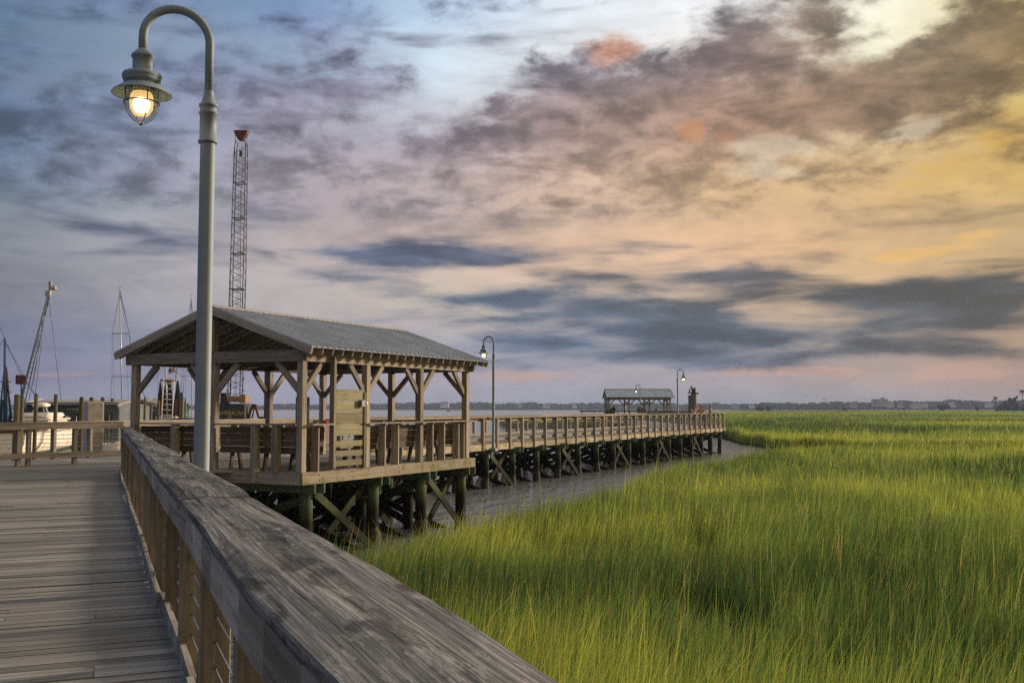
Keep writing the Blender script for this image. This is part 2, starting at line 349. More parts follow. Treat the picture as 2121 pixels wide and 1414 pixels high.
# ------------------------------------------------------------ materials
def new_mat(name):
    m=bpy.data.materials.new(name); m.use_nodes=True; t=NT(m.node_tree)
    for nd in list(t.n): t.n.remove(nd)
    bsdf=t.a('ShaderNodeBsdfPrincipled'); out=t.a('ShaderNodeOutputMaterial'); t.l.new(bsdf.outputs[0],out.inputs[0])
    return m,t,bsdf,out
def wood(name,dark,mid,light,moss=0.0,rough=.85,tide=False,spots=0.0,bump=.5,scale=1.0,copper=0.0,fine=1.0,cracks=0.0):
    m,t,b,out=new_mat(name)
    uv=t.a('ShaderNodeUVMap').outputs[0]; geo=t.a('ShaderNodeNewGeometry'); pos=geo.outputs['Position']
    g1=t.noise(t.mapping(uv,scale=(1.3*scale,26*scale*fine,1)),1,6,.66,.35)
    g2=t.noise(t.mapping(uv,scale=(.5*scale,9*scale,1)),1,4,.6,.7)
    big=t.noise(t.mapping(uv,scale=(.35,.9,1)),1,3,.5)
    brd=t.noise(t.mapping(uv,scale=(.02,.02,1)),1,0,.5)
    v=t.m('ADD',t.m('MULTIPLY',g1,.5),t.m('ADD',t.m('MULTIPLY',g2,.3),t.m('MULTIPLY',big,.2)))
    c=t.ramp(v,[(.34,dark),(.5,mid),(.66,light)])
    tone=t.mr(brd,.35,.65,.74,1.24)
    c=t.vm('MULTIPLY',c,t.a('ShaderNodeCombineXYZ',{0:tone,1:tone,2:t.m('MULTIPLY',tone,.98)}).outputs[0])
    if cracks:      # drying checks along the grain and a few knots
        ck=t.noise(t.mapping(uv,scale=(.9,34,1)),1,2,.5,.2); ck2=t.noise(t.mapping(uv,scale=(.7,3,1)),1,2,.5)
        f=t.m('MULTIPLY',t.mr(ck,.62,.68),t.mr(ck2,.45,.6)); c=t.mix(t.m('MULTIPLY',f,cracks),c,(.012,.011,.010,1))
        kn=t.a('ShaderNodeTexVoronoi',{'Scale':1.0,'Randomness':1.0}); t.l.new(t.mapping(uv,scale=(1.1,3.2,1)),kn.inputs['Vector']); f=t.mr(kn.outputs['Distance'],.05,.11,1,0); c=t.mix(t.m('MULTIPLY',f,.75*cracks),c,(.035,.024,.015,1))
    if spots:
        mt=t.noise(t.mapping(uv,scale=(2.2,9,1)),1,5,.65,.6); c=t.mix(t.m('MULTIPLY',t.mr(mt,.52,.62),.7),c,(.022,.023,.026,1))
        sp=t.noise(t.mapping(uv,scale=(5,14,1)),1,5,.7,.5); sp2=t.noise(t.mapping(uv,scale=(.8,2,1)),1,3,.5)
        f=t.m('MULTIPLY',t.mr(sp,.54,.66),t.mr(sp2,.42,.62)); c=t.mix(t.m('MULTIPLY',f,spots),c,(.40,.40,.41,1)); fl=t.noise(t.mapping(uv,scale=(9,42,1)),1,3,.6); c=t.mix(t.m('MULTIPLY',t.mr(fl,.56,.68),t.m('MULTIPLY',t.mr(sp2,.38,.6),.6)),c,(.34,.34,.35,1))
    if moss:
        mo=t.noise(pos,2.6,5,.65); f=t.m('MULTIPLY',t.mr(mo,.5,.66),moss); c=t.mix(f,c,(.105,.115,.018,1))
    if copper:
        mo=t.noise(pos,1.7,4,.6); f=t.m('MULTIPLY',t.mr(mo,.36,.6),copper); c=t.mix(f,c,(.06,.115,.075,1))
    r=rough
    if tide:      # wet, weed-covered zone between low and high water
        sep=t.a('ShaderNodeSeparateXYZ',{0:pos}).outputs[2]; nn=t.noise(pos,3.0,4,.6)
        zz=t.m('MULTIPLY_ADD',nn,.55,sep)
        f=t.mr(zz,-.85,-.45,1,0); c=t.mix(f,c,(.013,.015,.009,1)); 
        f2=t.m('MULTIPLY',t.mr(zz,-.75,-.3,1,0),t.mr(zz,-1.0,-.6)); c=t.mix(t.m('MULTIPLY',f2,.5),c,(.05,.07,.02,1))
        r=t.mr(f,0,1,rough,.8)
        t.l.new(r,b.inputs['Roughness'])
    else: b.inputs['Roughness'].default_value=rough
    t.l.new(c,b.inputs['Base Color'])
    bp=t.a('ShaderNodeBump',{'Strength':bump,'Distance':.006,'Height':t.m('ADD',g1,t.m('MULTIPLY',g2,.6))}); t.l.new(bp.outputs[0],b.inputs['Normal'])
    b.inputs['Specular IOR Level'].default_value=.06 if tide else .16
    return m
def plain(name,c,rough=.5,metal=0,var=.12,scale=3.0,bump=0,spec=.5,dirt=None,dirt_amt=0):
    m,t,b,out=new_mat(name); pos=t.a('ShaderNodeTexCoord').outputs['Object']
    n=t.noise(pos,scale,5,.6); k=t.mr(n,.3,.7,1-var,1+var)
    col=t.vm('MULTIPLY',tuple(c[:3]),t.a('ShaderNodeCombineXYZ',{0:k,1:k,2:k}).outputs[0])
    if dirt:
        n2=t.noise(t.mapping(pos,scale=(1,1,.35)),scale*.7,5,.7); col=t.mix(t.m('MULTIPLY',t.mr(n2,.5,.68),dirt_amt),col,tuple(dirt)+(1,))
    t.l.new(col,b.inputs['Base Color']); b.inputs['Roughness'].default_value=rough; b.inputs['Metallic'].default_value=metal
    b.inputs['Specular IOR Level'].default_value=spec
    if bump:
        bp=t.a('ShaderNodeBump',{'Strength':bump,'Distance':.02,'Height':n}); t.l.new(bp.outputs[0],b.inputs['Normal'])
    return m
M={}
M['cap']=wood('weathered_cap_wood',(.026,.027,.029),(.125,.127,.13),(.38,.38,.385),spots=.35,bump=1.0,fine=2.6,cracks=1.0)
M['deck']=wood('deck_wood',(.10,.095,.09),(.225,.216,.206),(.40,.39,.375),bump=.8,fine=1.6,cracks=.6)
M['post']=wood('post_wood',(.095,.085,.07),(.21,.19,.16),(.33,.305,.265),moss=.3,cracks=.8)
M['wood']=wood('timber',(.12,.105,.092),(.275,.25,.22),(.43,.40,.36),cracks=.8)
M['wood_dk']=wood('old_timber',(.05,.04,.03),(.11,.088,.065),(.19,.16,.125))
M['mossy']=wood('mossy_rim_wood',(.16,.14,.10),(.32,.285,.215),(.46,.42,.34),moss=.7,cracks=.4)
M['pile']=wood('pile_wood',(.04,.055,.04),(.10,.12,.09),(.18,.20,.15),moss=.4,tide=True,copper=.75,bump=.9)
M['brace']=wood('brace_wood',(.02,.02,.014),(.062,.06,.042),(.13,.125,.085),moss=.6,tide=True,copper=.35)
M['rail']=wood('railing_wood',(.13,.112,.095),(.28,.25,.21),(.43,.39,.34),cracks=.6)
M['panel']=wood('treated_panel_wood',(.12,.115,.075),(.215,.205,.14),(.31,.30,.22),moss=.35,scale=.8)
M['grey']=plain('painted_steel',(.17,.235,.295),.6,0,.06,6,spec=.5)
M['steel']=plain('steel_cable',(.45,.45,.46),.35,.9,.05)
M['dark']=plain('dark_metal',(.03,.032,.036),.5,0,.1)
M['bolt']=plain('rusty_bolt',(.16,.15,.14),.5,.5,.3)
M['conc']=plain('concrete',(.42,.39,.34),.9,0,.14,4,bump=.3,dirt=(.15,.14,.12),dirt_amt=.4)
M['white']=plain('white_paint',(.72,.70,.64),.4,0,.06,1.5,dirt=(.40,.24,.10),dirt_amt=.25)
M['bluep']=plain('blue_paint',(.03,.09,.18),.45,0,.2,2)
M['rust']=plain('rusty_red_steel',(.10,.025,.02),.7,0,.3,3)
M['navy']=plain('navy_canvas',(.016,.02,.036),.85,0,.2,1)
M['net']=plain('green_netting',(.09,.24,.17),.9,0,.4,3)
M['netdk']=plain('dark_green_netting',(.012,.028,.03),.95,0,.4,3)
M['yellow']=plain('yellow_paint',(.22,.13,.055),.6,0,.3,1,dirt=(.08,.04,.02),dirt_amt=.7)
M['black']=plain('black_paint',(.015,.016,.018),.45,0,.2,1)
M['letter']=plain('yellow_lettering',(.48,.40,.15),.6)
M['shed']=plain('weathered_siding',(.10,.12,.14),.8,0,.2,.6)
M['shedroof']=plain('shed_roof',(.33,.31,.28),.6,0,.15,.5)
M['glass']=plain('dark_glass',(.02,.025,.03),.12,0,.02)
M['alu']=plain('aluminium_spar',(.50,.49,.47),.4,.3,.1)
M['mud']=plain('marsh_mud',(.035,.032,.02),.75,0,.3,.6,bump=.4)
M['box']=plain('grey_box',(.10,.13,.16),.45,0,.05)
M['pvc']=plain('white_pipe',(.6,.62,.62),.4)
M['red']=plain('red_cloth',(.35,.03,.03),.8)
M['barn']=plain('oyster_crust',(.028,.025,.018),.9,0,.7,14,bump=1)
# metal roof with standing seams is geometry; this is the painted sheet
M['roof']=plain('grey_roof_sheet',(.36,.40,.45),.5,.0,.15,1.2)
M['ridge']=plain('ridge_cap_sheet',(.26,.25,.22),.6,.0,.1,1.2)
# ------------------------------------------------------------ frames of reference
TH=R(26.4); U2=V((math.sin(TH),math.cos(TH),0)); N2=V((math.cos(TH),-math.sin(TH),0)); ZZ=V((0,0,1))
def G(t,n,z): return U2*t+N2*n+ZZ*z         # boardwalk / pavilion frame: t along, n towards the marsh
PS=math.atan2(.375,.927); VV=V((-math.sin(PS),math.cos(PS),0)); MM=V((math.cos(PS),math.sin(PS),0))
def K(s,a,z): return VV*s+MM*a+ZZ*z         # foreground walkway frame: s ahead, a to the right
WATER=-2.1; GROUND=-2.07
# ------------------------------------------------------------ water
m,t,b,out=new_mat('water'); pos=t.a('ShaderNodeNewGeometry').outputs['Position']
d=t.a('ShaderNodeVectorMath',{0:pos},operation='LENGTH').outputs['Value']
n1=t.noise(t.mapping(pos,rot=(0,0,.35),scale=(1.6,.8,1)),2.0,5,.6,.4); n2=t.noise(t.mapping(pos,rot=(0,0,.15),scale=(1.6,.75,1)),.9,4,.6)
n3=t.noise(t.mapping(pos,scale=(1,2.2,1)),7,3,.6)
h=t.m('ADD',t.m('MULTIPLY',n1,.6),t.m('ADD',t.m('MULTIPLY',n2,2.2),t.m('MULTIPLY',n3,.30)))
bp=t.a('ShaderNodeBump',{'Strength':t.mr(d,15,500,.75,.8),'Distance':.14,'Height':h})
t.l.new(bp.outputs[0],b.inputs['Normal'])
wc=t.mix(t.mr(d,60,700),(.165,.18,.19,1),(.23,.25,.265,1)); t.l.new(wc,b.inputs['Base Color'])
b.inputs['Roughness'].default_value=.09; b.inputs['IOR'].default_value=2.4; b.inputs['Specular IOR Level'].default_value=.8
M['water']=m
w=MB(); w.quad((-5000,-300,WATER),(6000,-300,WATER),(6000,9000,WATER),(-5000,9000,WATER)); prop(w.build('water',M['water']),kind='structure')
# ------------------------------------------------------------ marsh ground
POLY=[(-2.5,18.8),(-1.0,22.1),(.3,24.4),(1.5,26.7),(3.7,33.7),(7.4,44),(12.9,53.5),(18.9,61.0),(25,67),(33,72),(38,75),(38,78),(31,82.5),(23.3,87.5),(23.3,101.3),(25.7,123.3),(22,155),(16.6,185),(-.5,185),(-2.1,211),
      (30,335),(102,633),(330,1250),(900,1900),(3200,2300),(3200,-60),(4,-60),(3.0,-8),(1.2,1),(-2.6,10),(-3.6,15)]
def inside(x,y,poly=POLY):
    c=np.zeros(len(x),bool); n=len(poly)
    for i in range(n):
        x1,y1=poly[i]; x2,y2=poly[(i+1)%n]
        cond=((y1>y)!=(y2>y)); xi=(x2-x1)*(y-y1)/((y2-y1) if y2!=y1 else 1e-9)+x1
        c^=cond&(x<xi)
    return c
def wavy(poly,step,amp):
    outp=[]
    for i in range(len(poly)):
        a=V(poly[i]); b_=V(poly[(i+1)%len(poly)]); L=(b_-a).length; k=max(1,min(60,int(L/step)))
        for j in range(k):
            p=a+(b_-a)*j/k; aa=amp*min(1,L/10); outp.append((p.x+random.uniform(-aa,aa),p.y+random.uniform(-aa,aa)))
    return outp
g=MB(); wp=wavy(POLY,1.5,.25)
bmx=bmesh.new(); vs=[bmx.verts.new((x,y,GROUND)) for x,y in wp]; fce=bmx.faces.new(vs)
if fce.normal.z<0: bmesh.ops.reverse_faces(bmx,faces=[fce])
ext=bmesh.ops.extrude_face_region(bmx,geom=[fce]); bmesh.ops.translate(bmx,verts=[e for e in ext['geom'] if isinstance(e,bmesh.types.BMVert)],vec=(0,0,-.6))
bmesh.ops.triangulate(bmx,faces=bmx.faces[:]); bmesh.ops.recalc_face_normals(bmx,faces=bmx.faces[:])
me=bpy.data.meshes.new('ground'); bmx.to_mesh(me); bmx.free(); me.materials.append(M['mud'])
o=bpy.data.objects.new('ground',me); COL.objects.link(o); prop(o,kind='structure')
# ------------------------------------------------------------ marsh grass (one mass, blade by blade)
def marsh_grass(N=560000):
    az=RNG.uniform(R(-31),R(44),int(N*1.8)); lr=RNG.uniform(math.log(2.2),math.log(1500),len(az))
    r=np.exp(lr); x=np.sin(az)*r; y=np.cos(az)*r
    keep=inside(x,y)
    aa=x*MM.x+y*MM.y; keep&=(aa>1.15)
    # a narrow tidal gut across the marsh, and thin patches
    gut=np.abs(y-(232+.12*x+6*np.sin(x*.05)))<3.5; keep&=~(gut&(x>28))
    x,y=x[keep][:N],y[keep][:N]
    # fringe hanging over the creek banks
    pe=[V(p) for p in POLY[:21]]; ex,ey=[],[]
    for a_,b_ in zip(pe,pe[1:]):
        L_=(b_-a_).length; k_=int(min(6000,L_*(260 if a_.length<75 else 130))); f_=RNG.random(k_); q_=RNG.normal(0,.2,k_); nx_,ny_=-(b_.y-a_.y)/L_,(b_.x-a_.x)/L_
        ex.append(a_.x+(b_.x-a_.x)*f_+nx_*q_); ey.append(a_.y+(b_.y-a_.y)*f_+ny_*q_)
    x=np.concatenate([x]+ex); y=np.concatenate([y]+ey); r=np.hypot(x,y); n=len(x)
    def vn(x,y,sc,seed):      # value noise
        g_=np.random.default_rng(seed).random((256,256)); fx,fy=x/sc,y/sc; ix,iy=np.floor(fx).astype(int),np.floor(fy).astype(int); tx,ty=fx-ix,fy-iy
        tx=tx*tx*(3-2*tx); ty=ty*ty*(3-2*ty); q=lambda a,b:g_[a%256,b%256]
        return (q(ix,iy)*(1-tx)+q(ix+1,iy)*tx)*(1-ty)+(q(ix,iy+1)*(1-tx)+q(ix+1,iy+1)*tx)*ty
    big=vn(x,y,7,1)*.5+vn(x,y,2.2,2)*.3+vn(x,y,.7,3)*.2; far=vn(x,y,45,4)
    patch=np.where(r<70,big,big*.4+far*.6)
    hgt=(.85+.55*vn(x,y,5,5)+RNG.normal(0,.15,n)); hgt=hgt*np.where(r<26,1.12,1.0)*np.where(RNG.random(n)<.06,1.3,1.0); hgt=np.clip(hgt,.35,2.0)
    thin=(vn(x,y,2.6,9)*.6+vn(x,y,.9,10)*.4); hgt*=np.where((thin<.3)&(r<60),.55,1.0)
    hgt=np.where(r>250,hgt*.9,hgt)
    w=np.maximum(RNG.uniform(.005,.012,n),r*.00045*RNG.uniform(.6,1.6,n))
    lean_a=RNG.normal(R(15),.9,n)+ (vn(x,y,9,6)-.5)*2.2          # lean mostly one way, in gusty swathes
    lean=np.abs(RNG.normal(.12,.13,n))*hgt + (vn(x,y,4,7)-.3)*.18; bend=RNG.random(n)<.035; lean=np.where(bend,lean+.55*hgt,lean)
    dx,dy=np.cos(lean_a)*lean,np.sin(lean_a)*lean
    fa=np.arctan2(x,y)+RNG.normal(0,.7,n)       # blade faces roughly any way
    wx,wy=np.cos(fa)*w*.5,-np.sin(fa)*w*.5
    z0=np.full(n,GROUND-.02)
    lv=[(0,0,1.0),(.42,.16,1.0),(.76,.52,.72),(1,1,0)]
    vt=np.zeros((n,7,3),np.float32); k=0
    for (hz,ln,ww) in lv:
        cx_,cy_=x+dx*ln,y+dy*ln; cz=z0+hz*hgt*(1-.12*ln*(lean/hgt)**2)- (bend*ln*.25*hgt)
        if ww>0:
            for sg in (-1,1):
                vt[:,k,0]=cx_+wx*ww*sg; vt[:,k,1]=cy_+wy*ww*sg; vt[:,k,2]=cz; k+=1
        else: vt[:,k,0]=cx_; vt[:,k,1]=cy_; vt[:,k,2]=cz; k+=1
    base=np.arange(n)[:,None]*7
    q=np.concatenate([base+np.array([[0,1,3,2]]),base+np.array([[2,3,5,4]])],1).reshape(-1,4); tri=(base+np.array([[4,5,6]])).reshape(-1,3)
    me=bpy.data.meshes.new('marsh_grass'); nv=n*7; nf=n*3; nl=n*11
    me.vertices.add(nv); me.vertices.foreach_set('co',vt.reshape(-1))
    loops=np.concatenate([q.reshape(n,8),tri.reshape(n,3)],1).reshape(-1); me.loops.add(nl); me.loops.foreach_set('vertex_index',loops.astype(np.int32))
    tot=np.tile([4,4,3],n); st=np.concatenate([[0],np.cumsum(tot)[:-1]])
    me.polygons.add(nf); me.polygons.foreach_set('loop_start',st.astype(np.int32)); me.polygons.foreach_set('use_smooth',np.ones(nf,bool))
    me.update(calc_edges=True); me.validate(clean_customdata=False)
    at=me.attributes.new('blade','FLOAT_VECTOR','POINT')
    hue=np.clip((patch-.5)*1.55+.5+RNG.normal(0,.17,n),0,1); dry=(RNG.random(n)<.07).astype(float)
    arr=np.zeros((n,7,3),np.float32); arr[:,:,0]=hue[:,None]; arr[:,:,1]=np.array([0,0,.42,.42,.76,.76,1])[None]; arr[:,:,2]=dry[:,None]
    at.data.foreach_set('vector',arr.reshape(-1))
    m,t,b,out=new_mat('marsh_grass_blades')
    sp=t.a('ShaderNodeSeparateXYZ',{0:t.a('ShaderNodeAttribute',attribute_name='blade').outputs['Vector']})
    c=t.ramp(sp.outputs[0],[(.08,(.030,.070,.034)),(.32,(.085,.155,.058)),(.56,(.17,.25,.07)),(.9,(.38,.41,.10))])
    c=t.mix(sp.outputs[2],c,(.36,.30,.14,1))
    c=t.mix(t.mr(sp.outputs[1],0,.35,.75,0),c,(.06,.05,.02,1))          # brown thatch at the foot of the stems
    c=t.mix(t.mr(sp.outputs[1],.8,1,0,.35),c,(.30,.27,.08,1))
    t.l.new(c,b.inputs['Base Color']); b.inputs['Roughness'].default_value=.55; b.inputs['Specular IOR Level'].default_value=.25
    tr=t.a('ShaderNodeBsdfTranslucent',{'Color':t.vm('MULTIPLY',c,(1.1,1.15,.7))}); mx=t.a('ShaderNodeMixShader',{0:.5}); t.l.new(b.outputs[0],mx.inputs[1]); t.l.new(tr.outputs[0],mx.inputs[2]); t.l.new(mx.outputs[0],out.inputs[0])
    me.materials.append(m)
    o=bpy.data.objects.new('marsh_grass',me); COL.objects.link(o)
    prop(o,'tall green marsh grass filling the tidal flats beside the boardwalk','grass',kind='stuff')
marsh_grass()
# closed canopy of the marsh farther off than single blades can be told apart
m,t,b,out=new_mat('marsh_canopy'); pos=t.a('ShaderNodeNewGeometry').outputs['Position']
a1=t.noise(t.mapping(pos,scale=(.02,.05,.02)),1,5,.6); a2=t.noise(t.mapping(pos,scale=(1.2,.3,1)),1,3,.6)
c=t.ramp(t.m('ADD',t.m('MULTIPLY',a1,.6),t.m('MULTIPLY',a2,.4)),[(.36,(.10,.125,.02)),(.5,(.17,.19,.03)),(.62,(.26,.25,.045))])
t.l.new(c,b.inputs['Base Color']); b.inputs['Roughness'].default_value=1; b.inputs['Specular IOR Level'].default_value=.1
bp=t.a('ShaderNodeBump',{'Strength':1,'Distance':.4,'Height':a2}); t.l.new(bp.outputs[0],b.inputs['Normal'])
M['canopy']=m
cp=[(12,198),(30,300),(108,633),(335,1240),(900,1880),(3150,2280),(3150,150),(1500,150),(60,130),(34,130),(30,160)]
c1=MB(); NX=60
xs=sorted(set([20,32,45,60,80,110,150,200,280,400,600,900,1400,2200,3100])); ys=[125,160,190,222,228,236,245,300,400,550,750,1000,1400,1850]
for i in range(len(xs)-1):
    for j in range(len(ys)-1):
        cx2,cy2=(xs[i]+xs[i+1])/2,(ys[j]+ys[j+1])/2
        if inside(np.array([cx2]),np.array([cy2]))[0] and not (228<=cy2<=236):
            zt=GROUND+.72
            c1.v+=[V((xs[i],ys[j],zt)),V((xs[i+1],ys[j],zt)),V((xs[i+1],ys[j+1],zt)),V((xs[i],ys[j+1],zt))]; q=len(c1.v)-4
            c1.face([q,q+1,q+2,q+3],[(0,0)]*4)
prop(c1.build('distant_marsh',M['canopy']),'even green sheet of distant marsh reaching to the far water','marsh',kind='stuff')
# ------------------------------------------------------------ foreground walkway deck
def interp(tab,x):
    tab=sorted(tab)
    if x<=tab[0][0]: return tab[0][1]
    for (a,b_),(c,d_) in zip(tab,tab[1:]):
        if x<=c: return b_+(d_-b_)*(x-a)/(c-a)
    return tab[-1][1]
LR0=V((-16.4,23.6,0)); LR1=P(0,966.5,0); LR2=P(250,956.5,0); LR3=G(20.6,-25.6,0)      # line of the rail on the far left
def left_limit(s):      # where a plank line at s meets the left rail
    for a,b_ in ((LR1-(LR2-LR1)*3,LR1),(LR1,LR2),(LR2,LR3)):
        sa,sb=a.dot(VV),b_.dot(VV)
        if min(sa,sb)<=s<=max(sa,sb):
            f=(s-sa)/(sb-sa); return (a+(b_-a)*f).dot(MM)
    return None
dk=MB(); s=-1.2
while s<30.5:
    wd=.138; a0=-9.0 if s<24 else -14.0; a1=.50 if s<25.2 else 3.2
    lim=left_limit(s) if s>20 else None
    if lim is not None: a0=max(a0,lim)
    if s>25.2:
        a1=3.2-(s-25.2)*.3
    if a1-a0>.3:
        zj=random.uniform(-.004,.004); cuts=[a0]
        while cuts[-1]<a1-3.6: cuts.append(cuts[-1]+random.choice((2.4,3.0,3.6)))
        cuts.append(a1)
        for c0,c1 in zip(cuts,cuts[1:]):
            tl=random.uniform(-.012,.012); z=-.02+zj+random.uniform(-.002,.002)
            n_=(ZZ+VV*tl).normalized()
            dk.box(K(s,(c0+c1)/2,z),(MM,VV,n_),((c1-c0)/2-.002,wd/2-.004,.02),.0015)
    s+=wd+.006
prop(dk.build('path',M['deck']),kind='structure')
sub=MB()
for a in (-7,-5,-3,-1,.3): sub.bar(K(-1.5,a,-.17),K(25.2,a,-.17),.08,.24)
sub.quad(K(-1.5,-9,-.30),K(25.2,-9,-.30),K(25.2,.45,-.30),K(-1.5,.45,-.30))
fw=empty('walkway_frame',K(10,-3,0),'dark joists and round piles carrying the plank path in front','pier frame')
def child(mb,name,mat,par,**k):
    o=mb.build(name,mat,par,**k); o.matrix_parent_inverse=Matrix.Translation(-par.location) if par.rotation_euler.z==0 else par_inv(par); return o
def par_inv(par):
    return (Matrix.Translation(par.location)@Matrix.Rotation(par.rotation_euler.z,4,'Z')).inverted()
child(sub,'joist',M['wood_dk'],fw)
for s_ in (3,6.5,10,13.5,17,20.5,24):
    for a in (-6.5,-3,.2):
        p=MB(); p.tube([K(s_,a,-3.2),K(s_,a,-.3)],.15,12); child(p,'pile',M['pile'],fw)
# ------------------------------------------------------------ foreground railing
capL=[(-1.5,.36),(1.6,.364),(2.4,.357),(5.0,.371),(12,.40),(25.3,.43)]; capR=[(-1.5,.70),(1.5,.699),(2.9,.727),(5.9,.73),(14,.70),(25.3,.645)]
fr=empty('wooden_railing',K(6,.5,0),'broad weathered grey handrail running from the bottom edge to the pavilion','railing')
def wob(s,ph): return .011*math.sin(s*1.3+ph)+.005*math.sin(s*3.1+ph*2)+.002*math.sin(s*8+ph)
joints=[-1.5,1.1,5.4,10.3,15.2,20.1,25.3]
for j in range(len(joints)-1):
    s0,s1=joints[j]+.006,joints[j+1]-.006; c=MB(); n=max(10,int((s1-s0)/.12)); zo=random.uniform(-.006,.008); off=random.uniform(-.008,.008)
    rowsT=[]; na=8; ou=random.uniform(0,40)
    for i in range(n+1):
        f=i/n; sk_=s0+(s1-s0)*f
        aL=interp(capL,sk_)+off+wob(sk_,j)*.6; aR=interp(capR,sk_)+off+wob(sk_,j+3)*.7
        zc=1.06+zo+.006*math.sin(sk_*.9+j)-.012*max(0,1-abs(f*2-1)*1.0)*(.5)
        endc=.012*(abs(f*2-1)**14); row=[]
        skew=.06*(1 if j<3 else .5)
        ring=[]
        for k in range(na+1):
            g_=k/na; ss=sk_+ (g_-.5)*skew*abs(f*2-1)**20*0; zz=zc+.004*math.sin(g_*9+sk_*2)-.008*(abs(g_*2-1)**6)-endc
            ring.append((ss,aL+(aR-aL)*g_,zz,g_))
        ring.append((sk_,aR+.003,zc-.02,1.05)); ring.append((sk_,aR-.004,zc-.046,1.1))
        ring.append((sk_,aL+.004,zc-.046,-.1)); ring.append((sk_,aL-.003,zc-.02,-.05))
        rowsT.append(ring)
    nn=len(rowsT[0]); b0=len(c.v)
    for r_ in rowsT:
        for q in r_: c.v.append(K(q[0],q[1],q[2]))
    for i in range(n):
        for k in range(nn):
            k2=(k+1)%nn; ua=ou+rowsT[i][k][0]; ub=ou+rowsT[i+1][k][0]; va=rowsT[i][k][3]*.34; vb=rowsT[i][k2][3]*.34
            if k==nn-1: va,vb=-.02,0
            if k==nn-3: va,vb=.4,.7
            c.face([b0+i*nn+k,b0+i*nn+k2,b0+(i+1)*nn+k2,b0+(i+1)*nn+k],[(ua,va),(ua,vb),(ub,vb),(ub,va)],False)
    c.face([b0+k for k in range(nn)][::-1],[(0,0)]*nn); c.face([b0+n*nn+k for k in range(nn)],[(0,0)]*nn)
    for fi,f_ in enumerate(c.f): pass
    child(c,'cap_board',M['cap'],fr)
    sb=MB()
    m_=max(4,int((s1-s0)/.4))
    for side,tab,o_ in ((-1,capL,.022),(1,capR,-.06)):
        for i in range(m_):
            sa,sb_=s0+(s1-s0)*i/m_,s0+(s1-s0)*(i+1)/m_
            sb.bar(K(sa,interp(tab,sa)+o_+wob(sa,j)*.5,.945+wob(sa,5+j)*.5),K(sb_,interp(tab,sb_)+o_+wob(sb_,j)*.5,.945+wob(sb_,5+j)*.5),.038,.135)
    child(sb,'side_board',M['wood'],fr)
sp=1.33; k=0
while True:
    s_=1.10+sp*k
    if s_>25.2: break
    p=MB(); p.box(K(s_,.53,.40),(VV,MM,ZZ),(.05,.07,.48),.002); post_=child(p,'post',M['post'],fr,bevel=.004)
    bl=MB()
    for zz in (.16,.28,.40,.52,.64,.76): bl.tube([K(s_-.055,.53,zz),K(s_+.055,.53,zz)],.007,6)
    bl.build('cable_fitting',M['dark'],post_)
    k+=1
for zz in (.16,.28,.40,.52,.64,.76):
    c=MB(); c.tube([K(-1.5,.53,zz),K(25.2,.53,zz)],.0032,5); child(c,'cable',M['steel'],fr)
tb=MB(); jt=[-1.5,2.9,5.55,8.1,12.1,16.4,20.7,25.0]; toe=[(-1.5,.50),(5.5,.490),(8,.47),(12,.456),(25,.44)]
for j in range(len(jt)-1):
    n=max(4,int((jt[j+1]-jt[j])/.25)); 
    for i in range(n):
        sa=jt[j]+(jt[j+1]-jt[j])*i/n; sb_=jt[j]+(jt[j+1]-jt[j])*(i+1)/n
        fa=lambda q:interp(toe,q)+wob(q*.45,j*2)*.9-.02*math.sin(math.pi*(q-jt[j])/(jt[j+1]-jt[j]))*(.3 if j%2 else -.6)
        tb.bar(K(sa,fa(sa)-.02,.065+wob(sa*.4,j)*.7),K(sb_,fa(sb_)-.02,.065+wob(sb_*.4,j)*.7),.036,.125)
child(tb,'toe_board',M['wood'],fr)
rm=MB(); rm.bar(K(-1.5,.64,-.17),K(25.2,.64,-.17),.05,.34); child(rm,'rim_board',M['wood'],fr)
